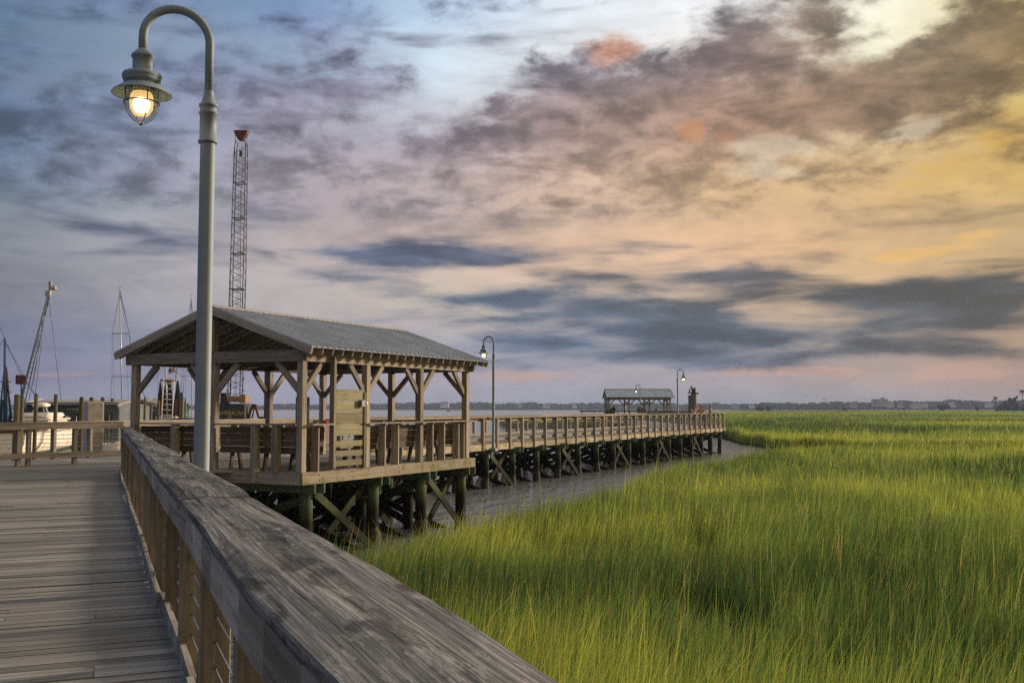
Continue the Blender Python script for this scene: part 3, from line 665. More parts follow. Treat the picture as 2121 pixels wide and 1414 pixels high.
# ------------------------------------------------------------ generic cable railing along a line of points
def railing(name,pts,label,spacing,first=0.0,capz=1.10,ins=V((0,0,0)),mat='rail',lower=False,toe=True,postlen=None,group=None,outward=None,double=None,side=-1,outer=True):
    root=empty(name,pts[0],label,'railing',group)
    for a,b_ in zip(pts,pts[1:]):
        d=(b_-a); L=d.length; d=d/L; sd=V((d.y,-d.x,0))
        nb=max(1,round(L/4.9))
        for i in range(nb):
            c=MB(); c.bar(a+d*(L*i/nb+.003)+ZZ*(capz-.02+random.uniform(-.003,.003)),a+d*(L*(i+1)/nb-.003)+ZZ*(capz-.02+random.uniform(-.003,.003)),.24,.04,jit=.003); child(c,'cap_board',M[mat],root)
        c=MB()
        for off in ((-.10,.10) if outer else (side*.10,)): c.bar(a+sd*off+ZZ*(capz-.115),b_+sd*off+ZZ*(capz-.115),.036,.14)
        child(c,'top_rail',M[mat],root)
        if lower:
            c=MB(); c.bar(a+sd*.1*side+ZZ*.26,b_+sd*.1*side+ZZ*.26,.04,.14); child(c,'lower_rail',M[mat],root)
        if toe:
            c=MB(); c.bar(a+sd*.1*side+ZZ*.10,b_+sd*.1*side+ZZ*.10,.04,.12); child(c,'toe_board',M[mat],root)
        x=first
        while x<L:
            p=MB(); lo=postlen if postlen is not None else 0
            p.box(a+d*x+ZZ*((capz-.04+lo)/2),(d,sd,ZZ),(.045,.078,(capz-.04-lo)/2-.001),.002); child(p,'post',M['rail'] if mat=='rail' else M[mat],root)
            if double and abs(x-double)<.01:
                p=MB(); p.box(a+d*(x+.26)+ZZ*((capz-.04+lo)/2),(d,sd,ZZ),(.045,.078,(capz-.04-lo)/2-.001)); child(p,'post',M[mat],root)
            x+=spacing
        for zz in (.36,.47,.58,.69,.80,.91):
            c=MB(); c.tube([a+ZZ*zz,b_+ZZ*zz],.005,4,smooth=False); child(c,'cable',M['steel'],root)
    return root
lrb=LR1-(LR2-LR1)*1.0
railing('wooden_railing',[LR1-(LR2-LR1).normalized()*6,LR2],'brown cable railing in front of the moored boats at the far left',1.47,.55,1.13,lower=True,toe=False,mat='wood',postlen=-.15,double=.55+1.47*4,side=1)
NEAR=-21.2; FAR=-26.2; T0=27.3; T1=81.6
railing('wooden_railing',[LR3,G(T1-5.2,FAR,0)],'long railing on the harbour side of the boardwalk behind the pavilion',1.33,.4,1.10,mat='rail',side=1)
railing('wooden_railing',[G(38.45-1.33*8,NEAR,0),G(T1,NEAR,0)],'long brown post railing on the marsh side of the receding boardwalk',1.33,0,1.10,postlen=-.40,mat='rail',outer=False)
# ------------------------------------------------------------ boardwalk
bw=empty('boardwalk',G(50,-23.7,0),'long timber boardwalk on dark piles running out past the marsh','boardwalk')
d=MB(); tt=16.0
while tt<T1+.1:
    d.box(G(tt,(NEAR+FAR)/2,-.032),(N2,U2,ZZ),((NEAR-FAR)/2+.0,.066,.02),.002); tt+=.142
child(d,'deck',M['deck'],bw)
c=MB(); tt=28.2
while tt<T1:
    L=min(3.6,T1-tt); c.bar(G(tt+.004,NEAR-.005,-.235),G(tt+L-.004,NEAR-.005,-.235),.045,.29,jit=.002); tt+=L
child(c,'rim_board',M['mossy'],bw)
c=MB()
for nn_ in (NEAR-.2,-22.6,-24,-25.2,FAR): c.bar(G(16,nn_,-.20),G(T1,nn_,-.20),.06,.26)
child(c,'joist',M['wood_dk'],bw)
bents=[40.55+2.68*k for k in range(-8,16)]
for i,tb_ in enumerate(bents):
    if tb_>T1: break
    c=MB()
    for s_ in (-.17,.17): c.bar(G(tb_+s_,NEAR+.25,-.44),G(tb_+s_,FAR-.3,-.44),.06,.25)
    child(c,'cap_beam',M['pile'],bw)
    for n_ in (NEAR-.25,-23.7,FAR+.25):
        if tb_<28 and n_>-22: continue
        p=MB(); q=random.uniform(-.05,.05); rr=.155*random.uniform(.92,1.08)
        p.tube([G(tb_+q,n_+q,-3.3),G(tb_+q*.5,n_,-1.6),G(tb_,n_,-.33)],[rr*1.06,rr*1.02,rr],14); child(p,'pile',M['pile'],bw)
        cr=MB(); cr.tube([G(tb_+q,n_+q,-3),G(tb_+q,n_+q,-2.0),G(tb_+q*.6,n_+q*.5,-1.72),G(tb_,n_,-1.6)],[rr+.02,rr+.03,rr+.02,rr+.002],12,cap=False); child(cr,'oyster_crust',M['barn'],bw)
    if tb_<28: continue
    for a_,b_ in ((NEAR-.3,FAR+.2),(FAR+.2,NEAR-.3)):
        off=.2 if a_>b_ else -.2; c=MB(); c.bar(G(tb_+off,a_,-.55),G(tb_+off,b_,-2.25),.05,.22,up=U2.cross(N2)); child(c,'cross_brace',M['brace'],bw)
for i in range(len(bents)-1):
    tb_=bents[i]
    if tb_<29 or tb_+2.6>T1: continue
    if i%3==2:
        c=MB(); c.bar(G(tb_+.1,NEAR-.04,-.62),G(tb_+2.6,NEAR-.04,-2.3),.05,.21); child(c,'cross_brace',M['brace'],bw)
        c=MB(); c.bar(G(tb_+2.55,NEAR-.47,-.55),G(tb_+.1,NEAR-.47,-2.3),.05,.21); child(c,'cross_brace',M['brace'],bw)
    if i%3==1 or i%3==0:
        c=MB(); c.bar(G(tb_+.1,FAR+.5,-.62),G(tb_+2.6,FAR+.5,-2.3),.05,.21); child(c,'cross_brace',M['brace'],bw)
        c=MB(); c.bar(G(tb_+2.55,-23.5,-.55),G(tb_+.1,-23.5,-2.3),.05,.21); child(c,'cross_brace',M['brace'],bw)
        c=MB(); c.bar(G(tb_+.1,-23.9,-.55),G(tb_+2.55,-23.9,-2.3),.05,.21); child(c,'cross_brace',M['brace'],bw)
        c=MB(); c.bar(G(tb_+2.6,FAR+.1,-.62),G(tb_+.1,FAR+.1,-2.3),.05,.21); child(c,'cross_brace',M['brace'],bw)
# ------------------------------------------------------------ pavilion (local x along the marsh side, y inwards)
LX,LY=8.06,5.5
def pavilion(label):
    root=empty('pavilion',(0,0,0),label,'pavilion','open timber pavilions on the boardwalk')
    def B(name,mat,fn,*a,**k):
        bev=k.pop('bevel',0); m_=MB(); getattr(m_,fn)(*a,**k); return m_.build(name,M[mat],root,bevel=bev)
    X3,Y3,Zv=V((1,0,0)),V((0,1,0)),ZZ
    pw=.085; xs_=[pw,2.70,5.32,LX-pw]
    # floor
    m_=MB(); x=.0
    while x<LX+.05: m_.box((x+.07,LY/2+.0,-.022),(Y3,X3,ZZ),(LY/2+.0,.066,.02),.002); x+=.142
    m_.build('floor',M['deck'],root)
    zr=-.145; rb=B('rim_board','mossy','bar',(-.03,-.03,zr),(LX+.30,-.03,zr),.05,.27,jit=.002)
    for x in (.62,2.0,3.46,4.1,5.9,6.55,7.4,8.1):
        m_=MB()
        for z in (-.08,-.20): m_.tube([(x,-.05,z),(x,-.068,z)],.018,8)
        m_.build('bolt',M['bolt'],rb)
    B('rim_board','wood','bar',(-.03,0.0,zr),(-.03,LY+.1,zr),.05,.27,jit=.002)
    B('rim_board','wood','bar',(LX+.28,0.0,zr),(LX+.28,LY+.1,zr),.05,.27)
    m_=MB()
    for q in range(1,8): m_.bar((q*LX/8,.02,-.17),(q*LX/8,LY,-.17),.05,.22)
    m_.build('joist',M['wood_dk'],root)
    # piles
    px_=[.55,3.35,5.75,8.05]; pz=-.33
    for i,x in enumerate(px_):
        m_=MB()
        for s_ in (-.18,.18): m_.bar((x+s_,-.12,-.39),(x+s_,LY+.2,-.39),.06,.22)
        m_.build('cap_beam',M['pile'],root)
        for y in (.28,2.9,5.2):
            m_=MB(); q=random.uniform(-.05,.05); m_.tube([(x+q,y+q,-3.3),(x+q*.5,y,-1.6),(x,y,-.30)],[.175,.165,.155],16); m_.build('pile',M['pile'],root)
            m_=MB(); m_.tube([(x+q,y+q,-3),(x+q,y+q,-2.0),(x+q*.7,y+q*.5,-1.75),(x+q*.5,y,-1.6)],[.19,.20,.185,.160],14,cap=False); m_.build('oyster_crust',M['barn'],root)
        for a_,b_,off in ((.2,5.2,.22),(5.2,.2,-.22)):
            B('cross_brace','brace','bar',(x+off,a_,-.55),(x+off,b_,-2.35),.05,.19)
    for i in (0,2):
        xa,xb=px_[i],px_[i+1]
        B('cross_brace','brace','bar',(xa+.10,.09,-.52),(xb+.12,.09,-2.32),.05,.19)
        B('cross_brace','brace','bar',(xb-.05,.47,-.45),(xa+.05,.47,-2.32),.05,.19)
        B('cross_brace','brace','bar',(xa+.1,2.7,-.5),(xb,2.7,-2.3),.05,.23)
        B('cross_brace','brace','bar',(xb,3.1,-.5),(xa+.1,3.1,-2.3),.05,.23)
    for x in (1.95,4.55,7.0):
        for y in (1.5,4.1): 
            m_=MB(); m_.tube([(x,y,-3.3),(x,y,-.30)],[.16,.15],12); m_.build('pile',M['pile'],root)
        B('cross_brace','brace','bar',(x,.9,-.5),(x,4.8,-2.3),.05,.22); B('cross_brace','brace','bar',(x+.3,4.8,-.5),(x+.3,.9,-2.3),.05,.22)
    B('cross_brace','brace','bar',(3.5,5.0,-.5),(5.8,5.0,-2.3),.05,.22); B('cross_brace','brace','bar',(5.8,5.3,-.5),(3.5,5.3,-2.3),.05,.22)
    # posts
    zt=2.60
    for y in (pw,LY-pw):
        for x in xs_: B('post','wood','box',(x,y,zt/2),(ZZ,X3,Y3),(zt/2,pw,pw),.003,bevel=.006)
    for x in (pw,LX-pw): B('post','wood','box',(x,LY/2,zt/2),(ZZ,X3,Y3),(zt/2,pw,pw),.003,bevel=.006)
    # beams
    zb=2.74
    for y in (0.02,LY-.02):
        for o_ in (-.0,):
            B('beam','wood','bar',(-.04,y+(.02 if y<1 else -.02),zb),(LX+.04,y+(.02 if y<1 else -.02),zb),.09,.27,jit=.003)
            B('beam','wood_dk','bar',(.1,y+(.14 if y<1 else -.14),zb),(LX-.1,y+(.14 if y<1 else -.14),zb),.05,.25)
    for x in (-.01,LX+.01): B('tie_beam','wood','bar',(x,-.15,zb),(x,LY+.15,zb),.08,.275,jit=.003)
    for x in xs_[1:3]: B('tie_beam','wood_dk','bar',(x,.2,zb+.01),(x,LY-.2,zb+.01),.09,.24)
    # knee braces
    kb=.72
    def knee(p,dv):
        dv=V(dv); a=V(p)+dv*(pw*.6)+ZZ*(zt-kb); b_=V(p)+dv*(kb+.02)+ZZ*(zt+.0)
        B('knee_brace','wood','bar',a,b_,.085,.14,jit=.002,bevel=.004)
    for y in (pw,LY-pw):
        for i,x in enumerate(xs_):
            if i>0: knee((x,y,0),(-1,0,0))
            if i<3: knee((x,y,0),(1,0,0))
    for x in (pw,LX-pw):
        knee((x,pw,0),(0,1,0)); knee((x,LY-pw,0),(0,-1,0)); knee((x,LY/2,0),(0,1,0)); knee((x,LY/2,0),(0,-1,0))
    # roof
    ym=2.72; ey0,ey1=-.42,5.86; zr_=3.98; ze=2.90; x0,x1=-.22,LX+.42
    sl0=(zr_-ze)/(ym-ey0); sl1=(zr_-ze)/(ey1-ym)
    for (ye,sg) in ((ey0,1),(ey1,-1)):
        up_=V((0,-(zr_-ze)*sg,abs(ym-ye))).normalized(); m_=MB()
        a=V((x0,ye,ze)); b_=V((x1,ye,ze)); c_=V((x1,ym,zr_)); d_=V((x0,ym,zr_)); th=up_*.012
        m_.quad(a+th,b_+th,c_+th,d_+th); m_.quad(a,d_,c_,b_)
        m_.quad(a,b_,b_+th,a+th); m_.quad(a,a+th,d_+th,d_); m_.quad(b_,c_,c_+th,b_+th)
        x=x0+.02
        while x<x1:
            w_=.016
            for e in ((a,d_),):
                p0=V((x,ye,ze))+th; p1=V((x,ym,zr_))+th; m_.bar(p0+up_*.019,p1+up_*.019,.036,.038,up=up_)
            x+=.228
        rsheet=m_.build('roof_sheet',M['roof'],root)
        m_=MB(); x=x0+.1; k_=0
        while x<x1:
            off=-up_*.085
            m_.bar(V((x,ye,ze))+off+V((0,.03*sg,0)),V((x,ym,zr_))+off,.038,.13,up=up_); x+=.40 if k_%1==0 else .4; k_+=1
        m_.build('rafter',M['wood'],root)
        m_=MB()
        for f in (.02,.26,.5,.74,.95):
            p=V((0,ye+(ym-ye)*f,ze+(zr_-ze)*f))-up_*.0105; m_.bar(V((x0+.03,p.y,p.z)),V((x1-.03,p.y,p.z)),.09,.019,up=up_)
        m_.build('purlin',M['wood_dk'],root)
        for x in (x0+.0,x1):
            B('rake_board','wood','bar',V((x,ye-.02*sg,ze))-up_*.083,V((x,ym,zr_))-up_*.083,.045,.16,up=up_)
    m_=MB()
    for sg,sl in ((-1,sl0),(1,sl1)):
        wv_=.17; a=V((x0-.02,ym,zr_+.055)); b_=V((x1+.02,ym,zr_+.055)); c_=b_+V((0,sg*wv_,-sl*wv_+.008)); d_=a+V((0,sg*wv_,-sl*wv_+.008))
        m_.quad(a,b_,c_,d_); m_.quad(d_,c_,c_-ZZ*.02,d_-ZZ*.02)
    m_.build('ridge_cap',M['ridge'],rsheet)
    B('ridge_beam','wood_dk','bar',(x0+.1,ym,zr_-.2),(x1-.1,ym,zr_-.2),.06,.24)
    for x in (.0,LX): B('king_post','wood','bar',(x,ym,zb+.12),(x,ym,zr_-.1),.15,.13,up=(0,1,0))
    # sill rails and uprights
    cz=1.115
    B('cap_board','wood','bar',(-.02,.24,cz),(-.02,LY/2-.1,cz),.24,.04,jit=.003); B('cap_board','wood','bar',(-.02,LY/2+.1,cz),(-.02,LY-.15,cz),.24,.04,jit=.003)
    B('cap_board','wood','bar',(.22,-.05,cz),(1.02,-.05,cz),.22,.04,jit=.003); B('cap_board','wood','bar',(2.35,-.05,cz),(LX-.1,-.05,cz),.22,.04,jit=.003)
    B('cap_board','wood','bar',(LX+.1,.2,cz),(LX+.1,LY-.15,cz),.24,.04)
    for y,lo in ((1.35,-.27),(.72,.0),(3.9,-.27)): B('upright','wood','box',(-.04,y,(cz-.02+lo)/2),(ZZ,X3,Y3),((cz-.02-lo)/2,.09,.075),.003,bevel=.004)
    for x in (.62,3.46,4.10,5.9,6.55,7.4,7.72): B('upright','wood','box',(x,.09,cz/2-.01),(ZZ,Y3,X3),(cz/2-.012,.11,.024),.002)
    return root
RZ=math.atan2(U2.y,U2.x)
pav=pavilion('large open timber pavilion with grey metal roof beside the near lamp post')
pav.location=G(19.03,-14.9,0); pav.rotation_euler=(0,0,RZ)
pav2=copy_tree(pav); pav2['label']='small far pavilion with grey metal roof at the end of the boardwalk'
pav2.location=(12.35,130.5,0); pav2.rotation_euler=(0,0,0)
PINV=(Matrix.Translation(pav.location)@Matrix.Rotation(RZ,4,'Z'))
def PL(x,y,z): return PINV@V((x,y,z))
# benches inside the near pavilion
def bench(name,L,label,loc,rz,group):
    root=empty(name,loc,label,'bench',group,rz)
    m_=MB()
    for q in range(4): m_.bar((.02,-.01*q,.50+q*.157),(L-.02,-.01*q,.50+q*.157),.035,.15,jit=.002)
    m_.build('backrest',M['wood_dk'],root)
    m_=MB()
    for q in range(3): m_.bar((0,.12+q*.15,.44),(L,.12+q*.15,.44),.14,.038)
    m_.build('seat',M['wood_dk'],root)
    x=.25
    while x<L:
        m_=MB(); m_.bar((x,.1,0),(x,.16,.42),.06,.09,up=(0,1,0)); m_.build('leg',M['wood_dk'],root)
        m_=MB(); m_.bar((x,.48,0),(x,.40,.42),.06,.09,up=(0,1,0)); m_.build('leg',M['wood_dk'],root); x+=1.05
    return root
bg_='timber benches around the inside of the near pavilion'
bench('bench',2.45,'dark bench with board back between the near corner post and middle post',PL(.17,2.62,0),RZ-math.pi/2,bg_)
bench('bench',2.35,'dark bench with board back behind the lamp post, left of the middle post',PL(.17,5.25,0),RZ-math.pi/2,bg_)
bench('bench',5.4,'long bench with sunlit board back on the marsh side of the pavilion',PL(2.40,.25,0),RZ,bg_)
bench('bench',.9,'short bench end between the near corner post and the slatted screen',PL(.25,.25,0),RZ,bg_)
# slatted screen with meter box
sc=empty('wooden_screen',PL(1.1,-.06,0),'yellowish board screen with open slats below and a small grey box','screen',rz=RZ)
m_=MB(); m_.box((0,.0,1.4),(ZZ,V((1,0,0)),V((0,1,0))),(1.34,.045,.07),.002); m_.build('post',M['wood'],sc,bevel=.004)
for q in range(4): one('bar','board',M['panel'],sc,(.06,-.005,.97+q*.285),(1.30,-.005,.97+q*.285),.03,.275)
for q in range(3): one('bar','slat',M['panel'],sc,(.06,-.005,.16+q*.235),(1.26,-.005,.16+q*.235),.03,.14,jit=.003)
m_=MB(); m_.box((1.30,0,.95),(ZZ,V((1,0,0)),V((0,1,0))),(.95,.035,.05)); m_.build('post',M['panel'],sc)
for x in (.12,.2,.74,.8): one('tube','pipe',M['pvc'],sc,[(x,.06,.02),(x,.06,.88)],.014,8)
mbx=one('box','meter_box',M['box'],sc,(1.12,-.075,1.62),(V((1,0,0)),V((0,1,0)),ZZ),(.09,.055,.085),bevel=.01)
one('tube','lens',M['pvc'],mbx,[(1.19,-.1,1.62),(1.27,-.12,1.62)],.045,12)
# cabinet behind the screen, cloth on the sill
cb=empty('electrical_cabinet',PL(1.35,1.05,0),'tall pale grey cabinet standing inside the pavilion left of the screen','cabinet',rz=RZ)
one('box','body',M['grey'],cb,(0,0,1.0),(V((1,0,0)),V((0,1,0)),ZZ),(.16,.10,.78),bevel=.012); one('box','door',M['grey'],cb,(0,-.108,1.0),(V((1,0,0)),V((0,1,0)),ZZ),(.135,.008,.72),bevel=.004)
one('box','stand',M['dark'],cb,(0,0,.11),(V((1,0,0)),V((0,1,0)),ZZ),(.12,.07,.11))
m_=MB(); m_.lathe([(0,.0),(.13,.0),(.14,.03),(.10,.075),(.05,.09),(0,.09)],(0,0,0),10)
for i,p in enumerate(m_.v): m_.v[i]=V((p.x*.7*(1+.15*math.sin(i*2.1)),p.y*.5*(1+.2*math.cos(i*1.3)),p.z*.7*(1+.25*math.sin(i*.9))))
o=m_.build('folded_towel',M['red'],loc=PL(.80,-.05,1.137)); prop(o,'small dark red towel left on the sill beside the slatted screen','towel')
# ------------------------------------------------------------ lamp posts
m,t,b,out=new_mat('lamp_glass'); tr=t.a('ShaderNodeBsdfTransparent',{'Color':(.93,.93,.88,1)}); gl=t.a('ShaderNodeBsdfGlossy',{'Roughness':.05}); lw=t.a('ShaderNodeLayerWeight',{'Blend':.35})
mx=t.a('ShaderNodeMixShader',{0:t.m('MULTIPLY_ADD',lw.outputs[1],.45,.05)}); t.l.new(tr.outputs[0],mx.inputs[1]); t.l.new(gl.outputs[0],mx.inputs[2]); t.l.new(mx.outputs[0],out.inputs[0]); M['lglass']=m
def emis(name,c,st):
    m,t,b,out=new_mat(name); e=t.a('ShaderNodeEmission',{'Color':tuple(c)+(1,),'Strength':st}); t.l.new(e.outputs[0],out.inputs[0]); return m
M['bulb']=emis('lit_bulb',(1,.74,.38),14); m,t,b,out=new_mat('glowing_diffuser'); e_=t.a('ShaderNodeEmission',{'Color':(1,.66,.26,1),'Strength':1.3}); tr=t.a('ShaderNodeBsdfTransparent'); mx=t.a('ShaderNodeMixShader',{0:.5})
t.l.new(tr.outputs[0],mx.inputs[1]); t.l.new(e_.outputs[0],mx.inputs[2]); t.l.new(mx.outputs[0],out.inputs[0]); M['diff']=m
M['inner']=plain('cream_reflector',(.55,.50,.36),.4,0,.03)
def lamp(label,base,H,ang,arch=.56,r=.064,watts=40,grp='arched lamp posts along the boardwalk'):
    root=empty('lamp_post',base,label,'lamp post',grp,ang)      # local +x points from pole to lantern
    ra=arch/2; zc=H-ra-.035; m_=MB(); zs=H-.80
    m_.lathe([(r+.10,0),(r+.10,.025),(r+.012,.03),(r+.008,.10),(r,.12),(r*.96,zs-.36)],(0,0,0),24); m_.build('pole',M['grey'],root)
    m_=MB(); q=r*1.08; z1=zs-.36
    m_.lathe([(r*.96,z1-.02),(q+.010,z1-.018),(q+.012,z1+.006),(q,z1+.01),(q,z1+.235),(q+.009,z1+.238),(q+.009,z1+.25),(q,z1+.255),(q,z1+.30),(q+.010,z1+.302),(q+.010,z1+.32),(q*.9,z1+.33),(q*.6,z1+.40),(.038,z1+.44)],(0,0,0),24); m_.build('collar',M['grey'],root)
    m_=MB(); pts=[(0,0,z1+.40),(0,0,zc)]
    for k in range(1,20):
        a=math.pi*k/20; pts.append((ra-ra*math.cos(a),0,zc+ra*math.sin(a)))
    zl=zc-.13; pts+=[(arch,0,zc),(arch,0,zl-.02)]
    m_.tube(pts,.0365,16); m_.build('arm',M['grey'],root)
    m_=MB(); m_.lathe([(.035,zl+.02),(.05,zl+.005),(.085,zl-.03),(.092,zl-.045),(.092,zl-.055),(.080,zl-.06),(.080,zl-.17),(.10,zl-.185),(.155,zl-.20),(.163,zl-.215),(.163,zl-.235),(.152,zl-.245),(.158,zl-.25),(.150,zl-.27),(.12,zl-.285),(.118,zl-.32)],(arch,0,0),32); body=m_.build('lantern_body',M['grey'],root)
    zsd=zl-.33
    m_=MB(); m_.lathe([(.125,zsd+.03),(.16,zsd+.028),(.20,zsd-.005),(.240,zsd-.035),(.244,zsd-.045),(.238,zsd-.04),(.21,zsd-.012),(.16,zsd+.018),(.125,zsd+.022)],(arch,0,0),40); m_.build('shade',M['grey'],body)
    zg=zsd-.12; m_=MB(); pr=[(.128,zsd+.05),(.130,zg)]
    for k in range(1,9):
        a=math.pi/2*k/8; pr.append((.130*math.cos(a)+.001,zg-.165*math.sin(a)))
    m_.lathe(pr,(arch,0,0),28); m_.build('globe',M['lglass'],body)
    m_=MB()
    for k in range(4):
        a=math.pi/2*k+.3; q_=[(arch+.137*math.cos(a),.137*math.sin(a),zsd+.03),(arch+.139*math.cos(a),.139*math.sin(a),zg)]
        for j in range(1,9):
            b_=math.pi/2*j/8; q_.append((arch+.139*math.cos(b_)*math.cos(a),.139*math.cos(b_)*math.sin(a),zg-.172*math.sin(b_)))
        m_.tube(q_,.0045,6)
    ring=[(arch+.143*math.cos(2*math.pi*k/28),.143*math.sin(2*math.pi*k/28),zg+.0) for k in range(29)]; m_.tube(ring,.006,6)
    m_.lathe([(.0,zg-.19),(.014,zg-.188),(.017,zg-.178),(.012,zg-.168),(0,zg-.167)],(arch,0,0),10)
    m_.build('cage',M['dark'],body)
    m_=MB(); m_.lathe([(.075,zsd+.06),(.078,zsd-.02),(.068,zsd-.08),(.05,zsd-.09)],(arch,0,0),20); m_.build('socket',M['inner'],body)
    m_=MB(); m_.lathe([(.0,zg-.085),(.05,zg-.07),(.068,zg-.03),(.068,zg+.01),(.05,zg+.05),(.04,zg+.08),(0,zg+.08)],(arch,0,0),20); m_.build('bulb',M['bulb'],body)
    m_=MB(); m_.lathe([(0,zg-.115),(.06,zg-.10),(.092,zg-.05),(.098,zg+.01),(.09,zg+.07),(.078,zg+.09)],(arch,0,0),20); m_.build('diffuser',M['diff'],body)
    if watts:
        pl=bpy.data.lights.new('bulb_light','POINT'); pl.energy=watts; pl.color=(1,.68,.36); pl.shadow_soft_size=.07; ol=bpy.data.objects.new('bulb_light',pl); COL.objects.link(ol); ol.parent=root; ol.location=(arch,0,zg-.12)
    return root
am=math.atan2(-MM.y,-MM.x); an=math.atan2(-N2.y,-N2.x)
LB=K(8.99,.80,-.35)
lamp('tall grey arched lamp post in front, its lantern glowing at top left',LB,4.96+.35,am,.545,.066,2.5)
lamp('arched lamp post on the boardwalk just right of the near pavilion',G(40.3,-20.93,-.30),5.04,an,.50,.062,6)
b3=AT(1404,855,84); b3.z=-.05
lamp('arched lamp post near the far corner, its lantern turned right',b3,4.80,math.pi+an+.35,.50,.062,4)
b4=AT(1326,850,128); b4.z=-.02
lamp('farthest small lamp post, standing in front of the far pavilion roof',b4,4.48,math.pi,.50,.055,3)
for (pt,ax_,lb) in ((LB,MM,'foreground'),(G(40.3,-20.93,-.30),N2,'boardwalk')):
    m_=MB(); sdv=V((-ax_.y,ax_.x,0)); m_.box(pt-ZZ*.05-ax_*.0,(ax_,sdv,ZZ),(.16,.14,.045)); m_.box(pt-ZZ*.20-ax_*.10,(ax_,sdv,ZZ),(.05,.05,.12))
    o=m_.build('lamp_bracket',M['box']); prop(o,'grey metal bracket under the %s lamp post base'%('foreground' if lb=='foreground' else 'middle'),'bracket')
# ------------------------------------------------------------ pier at the far corner
fp=empty('boardwalk',(16,105,0),'far stretch of boardwalk turning away towards the small pavilion','boardwalk')
m_=MB(); y=81.0
while y<130: m_.box((13.9 if y<127 else 13.9,y,-.03),(V((1,0,0)),V((0,1,0)),ZZ),(2.6,.066,.02)); y+=.142
child(m_,'deck',M['deck'],fp)
m_=MB(); m_.box((16.5,129.2,-.03),(V((1,0,0)),V((0,1,0)),ZZ),(7.0,1.4,.02)); child(m_,'landing',M['deck'],fp)
for x in (11.5,16.3):
    yy=84
    while yy<128:
        p=MB(); p.tube([(x,yy,-3.2),(x,yy,-.1)],.15,10); child(p,'pile',M['pile'],fp); yy+=5.5
# ------------------------------------------------------------ far shore
m,t,b,out=new_mat('far_foliage'); pos=t.a('ShaderNodeNewGeometry').outputs['Position']
c=t.ramp(t.noise(pos,.06,4,.6),[(.35,(.018,.028,.016)),(.65,(.05,.065,.03))]); t.l.new(c,b.inputs['Base Color']); b.inputs['Roughness'].default_value=1; b.inputs['Specular IOR Level'].default_value=0
M['folf']=m
def treeline(label,pxs,y_top,Y,zb,seed,depth=60):
    rnd=random.Random(seed); m_=MB(); x=pxs[0]
    while x<pxs[1]:
        for layer in range(2):
            p=AT(x+rnd.uniform(-3,3),845,Y+rnd.uniform(0,depth)); top=CAMZ+(845-y_top(x))/F_PX*p.y*rnd.uniform(.72,1.08)
            w_=rnd.uniform(3.0,8.5)/2100*Y; h_=(top-zb)
            # a lumpy crown: low-poly ellipsoid with ragged vertices
            sg,rg=7,5; rows_=[]
            for i in range(rg+1):
                a=math.pi*i/rg; row=[]
                for k in range(sg):
                    bb=2*math.pi*k/sg; rr=math.sin(a)*w_*rnd.uniform(.75,1.2)
                    row.append((p.x+rr*math.cos(bb),p.y+rr*math.sin(bb),zb+h_*(.5-.5*math.cos(a)) *rnd.uniform(.94,1.03)))
                rows_.append(row)
            m_.grid(rows_,True,True)
        x+=rnd.uniform(1.2,2.6)
    o=m_.build('tree_line',M['folf']); prop(o,label,'trees',kind='stuff'); return o
def yt(x):
    a=[(0,836),(450,837),(560,837),(700,836),(800,834),(1000,833.5),(1200,835),(1300,834),(1500,836),(1560,835),(1700,833),(1800,831),(1900,830),(2000,829),(2080,830),(2200,828)]
    return interp(a,x)+1.2*math.sin(x*.05)+.8*math.sin(x*.13)
treeline('hazy wooded far shore across the wide water',(-150,1560),yt,2300,WATER,3)
treeline('hazy wooded shore beyond the marsh on the right',(1540,2300),yt,1900,WATER,4)
g=MB(); 
for (x0,x1,Y) in ((-400,1570,2290),(1540,2500,1890)):
    a=AT(x0,845,Y); b_=AT(x1,845,Y); g.quad((a.x,a.y,-1.7),(b_.x,b_.y,-1.7),(b_.x,b_.y+160,-1.5),(a.x,a.y+160,-1.5)); g.quad((a.x,a.y,-2.3),(b_.x,b_.y,-2.3),(b_.x,b_.y,-1.7),(a.x,a.y,-1.7))
prop(g.build('terrain',M['mud']),kind='structure')
M['hwall']=plain('pale_house_wall',(.55,.56,.56),.8,0,.1,.1); M['hwall2']=plain('grey_house_wall',(.34,.35,.36),.8,0,.1,.1); M['hroof']=plain('dark_house_roof',(.12,.12,.13),.8,0,.1,.1); M['hwin']=plain('dark_window',(.03,.035,.045),.2)
